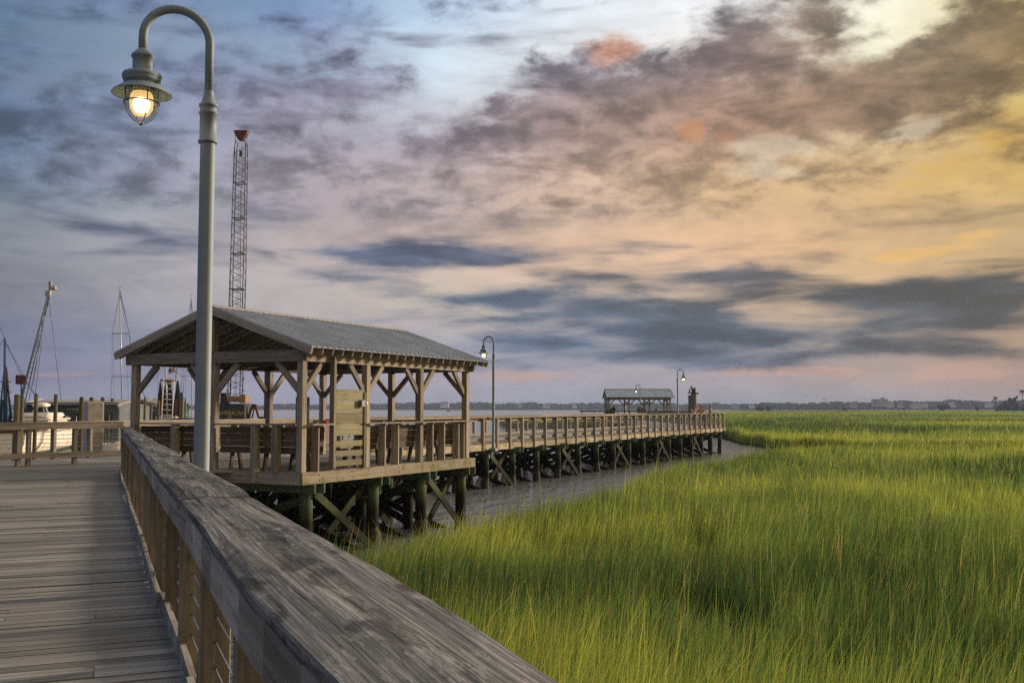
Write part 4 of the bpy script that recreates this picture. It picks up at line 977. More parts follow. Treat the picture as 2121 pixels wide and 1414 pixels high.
def house(px,py,w,h,Y,label,wall='hwall',roof=True,name='house',cat='house',floors=2,group='houses on the far shore'):
    c=AT(px,py,Y); k=Y/2100; W_=w*k; Hh=h*k; zb=CAMZ+(845-py)*k
    root=empty(name,(c.x,Y,zb),label,cat,group)
    m_=MB(); m_.box((0,0,Hh/2-1.5),(V((1,0,0)),V((0,1,0)),ZZ),(W_/2,5,Hh/2+1.5)); m_.build('wall',M[wall],root)
    for f in range(floors):
        n=max(2,int(w/3))
        for i in range(n):
            m_=MB(); m_.box((-W_/2+W_*(i+.5)/n,-5.03,Hh*(f+.5)/floors),(V((1,0,0)),V((0,1,0)),ZZ),(W_/n*.25,.05,Hh/floors*.26)); m_.build('window',M['hwin'],root)
    if roof:
        m_=MB(); a=W_/2+.6; rz=Hh+h*.35*k
        m_.face_base=0; pts=[(-a,-5.6,Hh),(a,-5.6,Hh),(a,5.6,Hh),(-a,5.6,Hh),(-a*.55,0,rz),(a*.55,0,rz)]; b0=len(m_.v); m_.v+=[V(p) for p in pts]
        for q in ([0,1,5,4],[2,3,4,5],[1,2,5],[3,0,4],[3,2,1,0]): m_.face([b0+i for i in q],[(0,0)]*len(q))
        m_.build('roof',M['hroof'],root)
    else:
        m_=MB(); m_.box((0,0,Hh+.3),(V((1,0,0)),V((0,1,0)),ZZ),(W_/2+.4,5.3,.35)); m_.build('roof',M['hwall2'],root)
        m_=MB(); m_.box((W_*.22,0,Hh+2.0),(V((1,0,0)),V((0,1,0)),ZZ),(W_*.1,3,1.5)); m_.build('rooftop_unit',M['hwall2'],root)
    return root
house(921,841,17,7,2250,'low white building on the far shore seen through the pavilion')
house(1078,841,9,5,2250,'pale house on the far shore just right of the near pavilion','hwall2')
house(1132,842,14,5,2250,'wide pale house on the far shore, right of the first lamp post')
house(1190,842,9,5,2250,'small pale house on the far shore left of the far pavilion')
house(1522,842,15,5,1860,'pale house on the shore just past the end of the boardwalk','hwall2')
house(1557,842,9,5,1860,'small white house behind the two marsh bushes')
house(1822,838,30,11,1850,'large flat-roofed block rising above the trees on the right',roof=False,name='apartment_block',cat='building',wall='hwall2',floors=4)
house(1768,841,12,6,1850,'grey house left of the large flat-roofed block','hwall2')
house(1843,841,12,7,1850,'pale house below the right end of the flat-roofed block')
house(1866,841,10,6,1850,'pale grey house right of the flat-roofed block','hwall2')
house(1897,842,18,6,1800,'bright white low house in front of the shore trees')
house(1915,840,9,6,1850,'white house with a lit window on the right shore')
house(1972,840,10,6,1850,'white house beside the dark marsh bush')
house(2048,840,12,7,1850,'pale house left of the palm and big tree')
m_=MB(); p=AT(786,834,2280); m_.tube([(p.x,p.y,2),(p.x,p.y,24)],[.9,.4],5); prop(m_.build('radio_mast',M['hwall2']),'thin mast above the far shore trees behind the pavilion','mast')
# ------------------------------------------------------------ bushes and trees on the marsh
def leafmat(name,c1,c2):
    m,t,b,out=new_mat(name); at=t.a('ShaderNodeObjectInfo'); pos=t.a('ShaderNodeNewGeometry').outputs['Position']
    c=t.ramp(t.noise(pos,1.1,3,.6),[(.35,c1),(.65,c2)]); t.l.new(c,b.inputs['Base Color']); b.inputs['Roughness'].default_value=.8; b.inputs['Specular IOR Level'].default_value=.15
    tr=t.a('ShaderNodeBsdfTranslucent',{'Color':c}); mx=t.a('ShaderNodeMixShader',{0:.25}); t.l.new(b.outputs[0],mx.inputs[1]); t.l.new(tr.outputs[0],mx.inputs[2]); t.l.new(mx.outputs[0],out.inputs[0]); return m
M['leaf']=leafmat('tree_leaves',(.018,.030,.012),(.06,.085,.028)); M['leafd']=leafmat('dark_leaves',(.012,.018,.010),(.035,.045,.02)); M['bark']=plain('bark',(.07,.055,.04),.95,0,.3,3)
def leaves(m_,c,rx,ry,rz,n,s,rnd,lumps=None):
    for i in range(n):
        if lumps: l=lumps[rnd.randrange(len(lumps))]; cc=V(l[:3]); R_=l[3]
        else: cc=V(c); R_=1
        d=V((rnd.gauss(0,1),rnd.gauss(0,1),rnd.gauss(0,1))).normalized()*(rnd.random()**.4)
        p=cc+V((d.x*rx*R_,d.y*ry*R_,d.z*rz*R_)); a=V((rnd.gauss(0,1),rnd.gauss(0,1),rnd.gauss(0,.6))).normalized(); b_=a.cross(V((rnd.gauss(0,1),rnd.gauss(0,1),rnd.gauss(0,1)))).normalized(); q=s*rnd.uniform(.6,1.4)
        k=len(m_.v); m_.v+=[p-a*q-b_*q*.4,p+a*q-b_*q*.4,p+a*q*.8+b_*q*.5,p-a*q*.8+b_*q*.5]; m_.face([k,k+1,k+2,k+3],[(0,0)]*4)
def bush(px,py,w,h,Y,label,group,mat='leafd',seed=1):
    rnd=random.Random(seed); k=Y/2100; c=AT(px,py,Y); root=empty('bush',(c.x,Y,GROUND+.3),label,'bush',group)
    zt=CAMZ+(845-py)*k-GROUND-.3; W_=w*k/2; Hh=h*k
    lumps=[(rnd.uniform(-.75,.75)*W_,rnd.uniform(-.5,.5)*W_,(zt+Hh)*rnd.uniform(.25,.72),rnd.uniform(.5,.85)) for _ in range(12)]
    m_=MB(); leaves(m_,(0,0,0),W_*.6,W_*.6,(zt+Hh)*.36,2200,W_*.055,rnd,lumps); m_.build('foliage',M[mat],root)
    m_=MB()
    for l in lumps: m_.tube([(0,0,0),(l[0]*.4,l[1]*.4,l[2]*.5),(l[0],l[1],l[2])],[W_*.05,W_*.03,W_*.015],5)
    m_.build('stem',M['bark'],root); return root
gb='bushes standing on the far marsh'
bush(1574,848,19,8,980,'left one of two rounded green bushes on the marsh beyond the boardwalk',gb,'leaf',2)
bush(1591,847.5,13,8,1000,'right one of two rounded green bushes on the marsh beyond the boardwalk',gb,'leaf',3)
bush(1954,846,27,10,1080,'large dark bush on the marsh left of the palms',gb,'leafd',4)
bush(2024,846,12,7,1080,'small dark bush just left of the big spreading tree',gb,'leafd',5)
bush(1750,847,12,4,1080,'low dark shrub on the marsh edge below the flat-roofed block',gb,'leafd',6)
bush(1872,846.5,7,6,1100,'tiny dark bush below the far white houses',gb,'leafd',7)
def oak(px,py,w,h,Y,label):
    rnd=random.Random(11); k=Y/2100; c=AT(px,py,Y); zb=CAMZ+(845-py)*k; zb=GROUND; root=empty('tree',(c.x,Y,zb),label,'tree')
    W_=w*k; Hh=h*k+2.0; m_=MB(); m_.tube([(0,0,-.5),(.1*W_,0,Hh*.3),(.12*W_,0,Hh*.5)],[W_*.035,W_*.028,W_*.02],8)
    lumps=[(-.30,.30,.8),(-.12,.42,1.0),(.05,.55,1.1),(.22,.62,.9),(.36,.80,.5),(.48,.92,.28),(.34,.45,.8),(.0,.28,.9),(.2,.3,.9),(-.36,.16,.6),(.40,.25,.6),(.1,.78,.5)]
    L=[(a*W_,rnd.uniform(-.2,.2)*W_,b_*Hh,r_) for a,b_,r_ in lumps]
    for l in L: m_.tube([(.1*W_,0,Hh*.25),(l[0]*.6,l[1]*.6,l[2]*.7),l[:3]],[W_*.02,W_*.012,W_*.006],5)
    m_.build('trunk',M['bark'],root); m_=MB(); leaves(m_,(0,0,0),W_*.16,W_*.2,Hh*.20,5200,W_*.018,rnd,L); m_.build('crown',M['leafd'],root)
oak(2086,846,46,29,1000,'big dark wind-shaped tree at the right end of the marsh')
def palm(px,py,ytop,Y,label,seed,fr=1.0):
    rnd=random.Random(seed); k=Y/2100; c=AT(px,py,Y); zb=CAMZ+(845-py)*k; Hh=(py-ytop)*k; root=empty('palm_tree',(c.x,Y,zb),label,'palm tree','palms at the right edge of the marsh')
    m_=MB(); m_.tube([(0,0,-3.8),(.05*Hh,0,Hh*.5),(.02*Hh,0,Hh)],[.42,.34,.30],8); m_.build('trunk',M['bark'],root)
    m_=MB()
    for i in range(44):
        a=rnd.uniform(0,6.28); e=rnd.uniform(-.9,1.2); L=1.15*fr*rnd.uniform(.8,1.1); d=V((math.cos(a),math.sin(a),0)); sd=V((-d.y,d.x,0)); p0=V((.02*Hh,0,Hh)); pr=None
        for j in range(6):
            f=j/5; p=p0+d*L*f*math.cos(e*.6)+ZZ*(L*(math.sin(e)*f-.75*f*f)); wd=.22*fr*math.sin(math.pi*min(.95,f+.12))
            if pr is not None: kk=len(m_.v); m_.v+=[pr[0]-sd*pr[1],pr[0]+sd*pr[1],p+sd*wd,p-sd*wd]; m_.face([kk,kk+1,kk+2,kk+3],[(0,0)]*4)
            pr=(p,wd)
    m_.build('crown',M['leafd'],root)
palm(2062,847,823,1000,'shorter palm tree left of the big dark tree',1,2.7)
palm(2117,847,809,1000,'taller palm tree at the right edge of the view',2,3.0)
o_=MB(); rnd=random.Random(5); L=[(rnd.uniform(-20,26),rnd.uniform(-5,5),rnd.uniform(.2,4.2),rnd.uniform(.6,1.3)) for _ in range(26)]
leaves(o_,(0,0,0),4.5,4.5,2.0,5200,.5,rnd,L); q=AT(2110,845,990); o=o_.build('shrubbery',M['leaf'],loc=(q.x,q.y,-.9)); prop(o,'low green shrubbery at the foot of the big dark tree','shrubs',kind='stuff')
# ------------------------------------------------------------ boats out on the water
def hull(L,W_,Hh,mat,name='hull',bowf=1.35,par=None,draft=.4,seg=14,flare=.8):
    """hull with bow at +x, sheer rising to the bow"""
    m_=MB(); rows_=[]
    for i in range(seg+1):
        f=i/seg; x=-L/2+L*f; wf=(1-max(0,(f-.45)/.55)**2.2)*(.86+.14*min(1,f*4)); sh=Hh*(1+.35*bowf*max(0,f-.3)**1.5); row=[]
        for (yy,zz) in ((-1,1),(-.96,.55),(-flare,.05),(-.35*flare,-1),(0,-1.1),(.35*flare,-1),(flare,.05),(.96,.55),(1,1)):
            z=sh*zz if zz>0 else draft*zz
            xo=(0 if f<.7 else (.10*L)*(f-.7)/.3*(max(zz,0)-.25)); row.append((x+xo,yy*W_/2*max(wf,.02)*(1 if zz>.3 else (.9 if f<.75 else .9*(1-(f-.75)*3.2))),z))
        rows_.append(row)
    m_.grid(rows_,True); b0=len(m_.v); m_.v+=[V(p) for p in rows_[0]]; m_.face(list(range(b0,b0+9)),[(0,0)]*9)
    for i in range(seg):      # deck
        a,b_,c,d_=rows_[i][0],rows_[i][-1],rows_[i+1][-1],rows_[i+1][0]; k=len(m_.v); m_.v+=[V(a)-ZZ*.25,V(b_)-ZZ*.25,V(c)-ZZ*.25,V(d_)-ZZ*.25]; m_.face([k,k+1,k+2,k+3],[(0,0)]*4)
    return m_.build(name,mat,par)
X3,Y3=V((1,0,0)),V((0,1,0))
def bx(name,mat,par,c,h,bevel=0,jit=0): m_=MB(); m_.box(c,(X3,Y3,ZZ),h,jit); return m_.build(name,M[mat],par,bevel=bevel)
def tb(name,mat,par,pts,r,seg=6): m_=MB(); m_.tube(pts,r,seg); return m_.build(name,M[mat],par)
q=AT(930,851,1050); r_=empty('motorboat',(q.x,1050,WATER),'tiny motorboat with a white wake far out on the water','boat',rz=math.pi)
hull(5.5,2.2,1.1,M['white'],par=r_); bx('cabin','yellow',r_,(0,0,1.6),(.9,.7,.6)); m_=MB(); m_.box((-12,0,.12),(X3,Y3,ZZ),(10,1.1,.12),.1); m_.build('wake',M['white'],r_)
q=AT(1297,850,1400); r_=empty('sailboat',(q.x,1400,WATER),'tiny white-sailed boat under the far pavilion roof','sailboat')
hull(7,2.2,1.0,M['white'],par=r_); m_=MB(); b0=0
m_.v+=[V((-3,0,1.4)),V((.4,0,1.4)),V((.4,0,10.5)),V((-3,.12,1.4)),V((.4,.12,1.4)),V((.4,.12,10.5))]
for f_ in ([0,1,2],[5,4,3],[0,2,5,3],[1,0,3,4],[2,1,4,5]): m_.face(f_,[(0,0)]*len(f_))
m_.build('sail',M['white'],r_); tb('mast','alu',r_,[(.45,.06,.6),(.45,.06,10.8)],.06)
# ------------------------------------------------------------ marina on the left
def Wz(px,py,Y): return AT(px,py,Y)
# long shed
def shed(x0,x1,Y,zt,zb,dp,label,name='shed'):
    a=AT(x0,845,Y).x; b_=AT(x1,845,Y).x; root=empty(name,((a+b_)/2,Y,WATER),label,'shed'); W_=(b_-a)/2; H1=zb-WATER; H2=zt-WATER
    m_=MB(); m_.box((0,dp/2,H1/2+.1),(X3,Y3,ZZ),(W_,dp/2,H1/2)); m_.build('wall',M['shed'],root)
    m_=MB()
    for sg in (0,1):
        y0=-.6 if sg==0 else dp+.6; m_.quad((-W_-.5,y0,H1-.1),(W_+.5,y0,H1-.1),(W_+.5,dp/2,H2),(-W_-.5,dp/2,H2)); m_.quad((-W_-.5,y0,H1-.22),(W_+.5,y0,H1-.22),(W_+.5,dp/2,H2-.12),(-W_-.5,dp/2,H2-.12)); 
    m_.build('roof',M['shedroof'],root)
    for sx in (-W_,W_):
        m_=MB(); k=len(m_.v); m_.v+=[V((sx,0,H1)),V((sx,dp,H1)),V((sx,dp/2,H2-.15))]; m_.face([0,1,2],[(0,0)]*3); m_.build('gable',M['shed'],root)
        for sg in (0,1):
            m_=MB(); m_.bar((sx*1.03,-.6 if sg==0 else dp+.6,H1-.2),(sx*1.03,dp/2,H2-.05),.1,.22); m_.build('barge_board',M['alu'],root)
    n=4
    for i in range(n):
        x=-W_+2*W_*(i+.5)/n; m_=MB(); m_.box((x,-.04,H1*.55),(X3,Y3,ZZ),(W_/n*.45,.05,H1*.22)); m_.build('window',M['glass'],root)
    m_=MB(); m_.box((W_*.3,-.06,H1-.55),(X3,Y3,ZZ),(W_*.35,.03,.05)); m_.build('trim_board',M['alu'],root)
    return root
shed(44,246,96,CAMZ+19*96/2100,CAMZ+10*96/2100,9,'long low grey boat shed with pale roof behind the moored boats')
shed(288,334,120,CAMZ+21*120/2100,CAMZ+6*120/2100,9,'dark-roofed shed behind the shrimp boat, seen under the pavilion')
# moored white workboat
wb=empty('workboat',(0,0,0),'white wooden workboat with rust stains, small cabin and bow pointing right','boat')
a=AT(-28,945,72); b_=AT(142,918,98); ctr=(a+b_)/2; dv=b_-a; wb.location=(ctr.x,ctr.y+1.0,WATER); wb.rotation_euler=(0,0,math.atan2(dv.y,dv.x)); LBt=math.hypot(dv.x,dv.y)*.97
m,t,b,out=new_mat('workboat_hull_paint'); ob=t.a('ShaderNodeTexCoord').outputs['Object']; sp=t.a('ShaderNodeSeparateXYZ',{0:ob})
st=t.noise(t.mapping(ob,scale=(1.1,1.1,.18)),1.2,5,.7); c=t.mix(t.m('MULTIPLY',t.mr(st,.56,.66),.75),(.78,.75,.66,1),(.36,.15,.05,1))
c=t.mix(t.mr(t.m('MULTIPLY_ADD',st,.3,sp.outputs[2]),.50,.38),c,(.05,.09,.05,1)); t.l.new(c,b.inputs['Base Color']); b.inputs['Roughness'].default_value=.45; M['wbh']=m
hull(LBt,4.6,1.75,M['wbh'],par=wb,bowf=1.6)
m_=MB(); 
for sg in (-1,1):
    pts=[]
    for i in range(13):
        f=i/12; x=-LBt/2+LBt*f; wf=(1-max(0,(f-.45)/.55)**2.2)*(.86+.14*min(1,f*4)); sh=1.75*(1+.35*1.6*max(0,f-.3)**1.5); xo=0 if f<.7 else .10*LBt*(f-.7)/.3*.75
        pts.append((x+xo,sg*4.6/2*max(wf,.02)*1.01,sh+.03))
    m_.tube(pts,.07,6)
m_.build('gunwale',M['alu'],wb)
cx0=LBt*.02; bx('cabin','white',wb,(cx0,0,2.0),(3.4,1.35,.62),.1); bx('cabin_roof','white',wb,(cx0+.2,0,2.68),(3.9,1.5,.06),.05)
bx('upper_roof','white',wb,(cx0+.5,0,2.98),(2.9,1.15,.24),.2)
for k in range(3): bx('window','glass',wb,(cx0-2.2+k*1.7,-1.37,2.25),(.34,.04,.19),.02)
m_=MB(); k0=len(m_.v); m_.v+=[V((cx0+3.0,-1.2,2.25)),V((cx0+4.5,-1.0,2.25)),V((cx0+3.1,-1.2,3.0)),V((cx0+3.0,1.2,2.25)),V((cx0+4.5,1.0,2.25)),V((cx0+3.1,1.2,3.0))]
for f_ in ([0,1,2],[5,4,3],[1,4,5,2]): m_.face(f_,[(0,0)]*len(f_))
m_.build('windshield',M['glass'],wb); 
m_=MB(); m_.lathe([(0,0),(.62,0),(.66,.08),(.66,.26),(.5,.34),(0,.36)],(cx0-.6,0,3.72),16); rd=m_.build('radar',M['white'],wb)
m_=MB()
for sx,sy in ((-.5,-.4),(.5,-.4),(-.5,.4),(.5,.4)): m_.tube([(cx0-.6+sx*1.6,sy*1.4,3.1),(cx0-.6+sx*.6,sy*.6,3.73)],.035,5)
m_.build('radar_stand',M['alu'],wb)
m_=MB(); m_.lathe([(0,0),(.3,.02),(.32,.2),(0,.28)],(cx0+1.6,0,3.75),12); m_.build('antenna_dome',M['white'],wb); tb('antenna_pole','alu',wb,[(cx0+1.6,0,3.1),(cx0+1.6,0,3.8)],.03)
m_=MB(); m_.lathe([(0,-.35),(.28,-.25),(.3,0),(.2,.3),(.05,.42),(0,.45)],(LBt*.17,-2.35,1.45),10); m_.build('fender',M['shedroof'],wb)
bx('winch','white',wb,(LBt*.36,0,2.5),(.5,.4,.35),.06); m_=MB(); 
for yy in (-1.3,1.3): m_.tube([(LBt*.28,yy*1.1,2.1),(LBt*.28,yy*1.1,2.7),(LBt*.44,yy*.5,3.0),(LBt*.5,0,3.1)],.03,5)
m_.build('bow_rail',M['alu'],wb)
bx('engine_box','rust',wb,(-LBt*.30,-.6,2.0),(2.2,1.2,.45),.05)
# blue trawler at the left edge
bt=empty('trawler',(AT(-6,845,92).x,92,WATER),'blue-hulled trawler cut by the left edge with a tall grey ladder boom','fishing boat')
hull(15,4.8,1.9,M['bluep'],par=bt); bx('wheelhouse','bluep',bt,(-1.5,0,3.1),(2.0,1.6,1.3),.1)
def rel(px,py,par,Y=None):
    p=AT(px,py,par.location.y if Y is None else Y); return (p.x-par.location.x,p.y-par.location.y,p.z-par.location.z)
tb('mast','bluep',bt,[rel(12,905,bt),rel(10,700,bt)],[.24,.10],8); tb('mast_stay','rust',bt,[rel(24,880,bt),rel(13,760,bt)],.10,6)
m_=MB()
for dx in (-9,9): m_.tube([rel(12+dx*1.6,880,bt),rel(11+dx*.3,770,bt)],[.09,.06],6)
for yy in (790,811,829,848): m_.tube([rel(0,yy,bt),rel(24,yy,bt)],.045,5)
m_.build('gallows_frame',M['bluep'],bt)
m_=MB(); A=V(rel(33,868,bt)); B_=V(rel(106,588,bt)); o1=V((.32,.0,-.05)); m_.tube([A,B_],[.14,.11],8); m_.tube([A+o1*1.4,B_+o1*.6-(B_-A)*.08],[.05,.05],6)
for k in range(26):
    f=k/26; p=A+(B_-A)*f; m_.tube([p,p+o1*(1.4-.6*f)],.025,4)
boom_=m_.build('boom',M['grey'],bt)
m_=MB(); m_.box(V(rel(104,592,bt)),(X3,Y3,ZZ),(.12,.1,.4)); m_.tube([rel(103,600,bt),rel(119,600,bt)],.05,6); m_.box(V(rel(112,596,bt)),(X3,Y3,ZZ),(.16,.15,.13)); m_.box(V(rel(100,608,bt)),(X3,Y3,ZZ),(.22,.15,.25)); m_.build('masthead_light',M['shedroof'],boom_)
bx('tackle_block','rust',bt,rel(43,786,bt),(.38,.25,.42),.05); tb('stanchion','rust',bt,[rel(44,792,bt),rel(44,880,bt)],.06,6)
for (a,b_) in (((100,612),(127,830)),((99,612),(50,840)),((101,615),(56,850)),((97,620),(72,822)),((0,678),(40,770)),((12,712),(75,822)),((40,770),(72,818)),((44,800),(60,872)),((30,868),(98,612)),((-5,720),(12,700)),((97,612),(68,800))):
    tb('rigging_line','dark',bt,[rel(*a,bt),rel(*b_,bt)],.022,4)
# sailboats with bare masts
def sailboat(px,ytop,ybase,Y,label,lean,spread,cover=None):
    b0=AT(px,ybase,Y); root=empty('sailboat',(b0.x,Y,WATER),label,'sailboat','moored sailboats with bare masts')
    hull(9.5,2.9,1.15,M['white'],par=root); bx('cabin','white',root,(.4,0,1.55),(2.0,.9,.35),.1)
    T=rel(px+lean,ytop,root); B=rel(px,ybase,root); tb('mast','alu',root,[(B[0],0,1.2),T],[.085,.06],8)
    up=lambda y:(B[0]+(T[0]-B[0])*(ybase-y)/(ybase-ytop),0,CAMZ+(845-y)*Y/2100-WATER)
    for (y,w_) in spread:
        p=V(up(y)); tb('spreader','dark',root,[p-X3*w_,p+ZZ*.02,p+X3*w_],.035,5)
    for (sx,w_) in ((-1,1.3),(1,1.3),(-1,.9),(1,.7),(-1,1.8)):
        q=[V(T)-ZZ*.4]+[V(up(y))+X3*sx*min(w2,w_*.95) for y,w2 in spread]+[V((B[0]+sx*w_,0,1.3))]; tb('shroud','dark',root,q,.014,4)
    tb('forestay','dark',root,[T,V(up(spread[0][0]))+X3*.95,V(up(770))+X3*1.6,(B[0]+3.6,0,1.6)],.03,5)
    tb('masthead_vane','dark',root,[V(T)+X3*-.15,V(T)+ZZ*.25,V(T)+X3*.3+ZZ*.1],.02,4)
    tb('boom','alu',root,[(B[0],0,2.3),(B[0]-3.4,0,2.2)],.06,6)
    return root
s1=sailboat(254,598,880,112,'moored sailboat with the tall mast left of the pavilion',-6,[(691,.95),(780,1.05)])
s2=sailboat(397,612,880,150,'moored sailboat whose mast stands beside the lamp pole',-1,[(779,1.5)])
# green net heap
m_=MB(); rows_=[]; rnd=random.Random(3)
nb=AT(236,872,100); prof=[(-17,.3),(-12,1.2),(-6,2.0),(0,3.1),(6,7),(12,13),(17,26),(21,30),(23,6)]
for (dx,hh) in prof:
    x=dx*100/2100; h=hh*100/2100; row=[]
    for j in range(7):
        a=math.pi*j/6; row.append((x+rnd.uniform(-.08,.08),-math.cos(a)*(.7+.15*rnd.random()),math.sin(a)*h*(.8+.3*rnd.random())))
    rows_.append(row)
m_.grid(rows_,False); o=m_.build('net_heap',M['net'],loc=(nb.x,nb.y,nb.z)); prop(o,'heap of bright green fishing net hung below the left mast','net')
m_=MB(); m_.box((0,0,-.5),(X3,Y3,ZZ),(1.9,1.2,.5)); fl=m_.build('net_raft',M['white'],loc=(nb.x+.2,nb.y,nb.z-.02)); prop(fl,'white raft deck under the green net heap','raft')
# shrimp boat with ladder frame
sh=empty('shrimp_boat',(AT(352,845,118).x,118,WATER),'shrimp boat with white ladder frame and dark green nets, seen under the pavilion','fishing boat')
hull(13,4.6,1.7,M['white'],par=sh); bx('wheelhouse','hwall2',sh,rel(350,874,sh),(1.2,1.3,.7),.1)
m_=MB()
L0,L1=V(rel(333,892,sh,116)),V(rel(339,782,sh,116)); R0,R1=V(rel(355,892,sh,116)),V(rel(361,784,sh,116))
m_.tube([L0,L1],.06,6); m_.tube([R0,R1],.06,6)
for k in range(9):
    f=.1+k*.1; m_.tube([L0+(L1-L0)*f,R0+(R1-R0)*f],.045,5)
m_.tube([V(rel(334,786,sh,116)),V(rel(366,786,sh,116))],.05,5); m_.build('ladder_frame',M['white'],sh)
def netcone(px,y0,y1,w0,w1,name,mat,dY=0):
    m_=MB(); rws=[]; rnd=random.Random(int(px))
    for i in range(8):
        f=i/7; p=V(rel(px,y0+(y1-y0)*f,sh,118+dY)); ww=(w0+(w1-w0)*f**.8)*118/2100/2; rws.append([(p.x+ww*math.cos(a_)*(1+rnd.uniform(-.18,.18)),p.y+ww*math.sin(a_),p.z) for a_ in [2*math.pi*k/10 for k in range(10)]])
    m_.grid(rws,False,True); m_.build(name,M[mat],sh)
netcone(349,790,872,13,18,'net','netdk',.8); netcone(332,790,850,2,13,'net','netdk',.6); netcone(340,800,866,6,14,'net','netdk',1.4); netcone(368,788,866,3,22,'net','netdk',.9); netcone(376,812,866,4,16,'net','netdk',1.6); netcone(384,822,868,2,9,'net','net',2)
for px in (334,367,375): bx('outrigger_door','wood_dk' if px==375 else 'rust',sh,rel(px,846,sh),(.28,.2,1.1))
tb('mast','alu',sh,[rel(347,870,sh),rel(343,752,sh)],[.12,.07],6); tb('antenna','dark',sh,[rel(364,790,sh),rel(365,765,sh),rel(367,762,sh)],.05,5); bx('crosstree','rust',sh,rel(350,787,sh),(.9,.3,.14))
for (a,b_) in (((343,752),(328,860)),((343,752),(318,790)),((345,755),(392,790)),((380,770),(372,830)),((384,768),(377,835)),((327,760),(327,850))): tb('rigging_line','dark',sh,[rel(*a,sh),rel(*b_,sh)],.02,4)
m_=MB(); f0=V(rel(349,764,sh)); m_.mi=[]
for k in range(7):
    z=-.09*k
    a_=f0+ZZ*z; dy=V((.75,0,.25)); m_.cur=0 if k%2==0 else 1; m_.quad(a_,a_+dy,a_+dy-ZZ*.09,a_-ZZ*.09); m_.quad(a_+Y3*.015,a_-ZZ*.09+Y3*.015,a_+dy-ZZ*.09+Y3*.015,a_+dy+Y3*.015)
m_.cur=2; m_.quad(f0-Y3*.02,f0+V((.34,-.02,.11)),f0+V((.34,-.02,.11-.36)),f0-Y3*.02-ZZ*.36)
M['fl_r']=plain('flag_red',(.45,.04,.05),.8); M['fl_w']=plain('flag_white',(.65,.62,.6),.8); M['fl_b']=plain('flag_blue',(.04,.05,.2),.8)
m_.build('flag',[M['fl_r'],M['fl_w'],M['fl_b']],sh)
# covered boat
cv=empty('covered_boat',(AT(381,845,104).x,104,WATER),'small boat under a dark navy cover left of the lamp pole','boat'); hull(6.2,2.4,1.45,M['white'],par=cv)
m_=MB(); rws=[]; rnd=random.Random(8)
for i in range(10):
    f=i/9; x=-2.7+5.4*f; h=1.15*math.sin(math.pi*min(.96,f*.8+.12))**.7+.12*rnd.random(); rws.append([(x,1.25*math.cos(a_)*(1-.3*abs(f*2-1)**3),1.42+h*math.sin(a_)) for a_ in [math.pi*k/8 for k in range(9)]])
m_.grid(rws,False); m_.build('tarp',M['navy'],cv)
# low white floating docks and skiffs seen between posts
for i,(px,py,w_,Y,lb) in enumerate(((300,872,18,108,'white floating dock section between pilings under the pavilion'),(322,870,12,112,'short white float beside the shrimp boat'),(398,872,14,108,'white float right of the covered boat'),(243,905,22,70,'white skiff moored behind the far end of the foreground handrail'))):
    p=AT(px,py,Y); m_=MB()
    if i==3:
        o=hull(w_*Y/2100*2.2,1.8,1.2,M['white'],'skiff'); o.location=(p.x,Y,WATER); prop(o,lb,'boat')
    else:
        m_.box((0,0,-.35),(X3,Y3,ZZ),(w_*Y/2100/2,1,.35)); o=m_.build('floating_dock',M['white'],loc=p); prop(o,lb,'dock')
# pilings
def piling(px,yt_,Y,w_,label,mat='pile'):
    p=AT(px,yt_,Y); r__=w_*Y/2100/2; root=empty('piling',(p.x,Y,WATER),label,'piling','mooring pilings in the marina')
    m_=MB(); m_.tube([(0,0,-1.5),(.03,0,p.z-WATER)],[r__*1.08,r__*.94],12); m_.build('shaft',M[mat],root)
    m_=MB(); m_.tube([(.03,0,p.z-WATER),(.03,0,p.z-WATER+.06)],[r__*.98,r__*.7],12); m_.build('cap',M['wood_dk'],root)
M['pilew']=wood('marina_pile_wood',(.04,.036,.024),(.09,.082,.05),(.15,.138,.09),moss=.4)
for px,yt_,Y,w_,lb in ((74,817,60,8,'brown piling behind the radar of the white workboat'),(115,818,60,8,'piling in front of the shed behind the workboat bow'),(168,824,52,9,'mossy piling just left of the square concrete pillar'),
    (189,824,80,9,'piling showing above the left of the concrete pillar'),(212,824,80,8,'piling showing above the right of the concrete pillar'),(35,819,58,13,'thick mossy piling beside the blue trawler'),(45,822,55,8,'tall dark piling right of the thick mossy one'),
    (300,823,100,5,'leftmost slim piling seen under the pavilion roof'),(312,838,100,5,'short piling between two slim ones under the pavilion roof'),(328,830,98,5,'greenish piling left of the white ladder frame'),(388,836,125,5,'dark piling between the nets and the lamp pole'),
    (225,860,70,4,'short slim post right of the concrete pillar'),(232,826,98,6,'brown piling in front of the shed gable')):
    piling(px,yt_,Y,w_,lb,'pilew')
cp_=AT(194,832,33); root=empty('concrete_pillar',(cp_.x,33,WATER),'square pale concrete pillar behind the left railing','pillar',rz=R(38))
m_=MB(); h_=cp_.z-WATER; m_.box((0,0,h_/2-.8),(X3,Y3,ZZ),(.25,.25,h_/2+.8)); m_.build('shaft',M['conc'],root,bevel=.02)
m_=MB(); m_.box((0,0,h_+.012),(X3,Y3,ZZ),(.235,.235,.012)); m_.build('top',M['conc'],root)
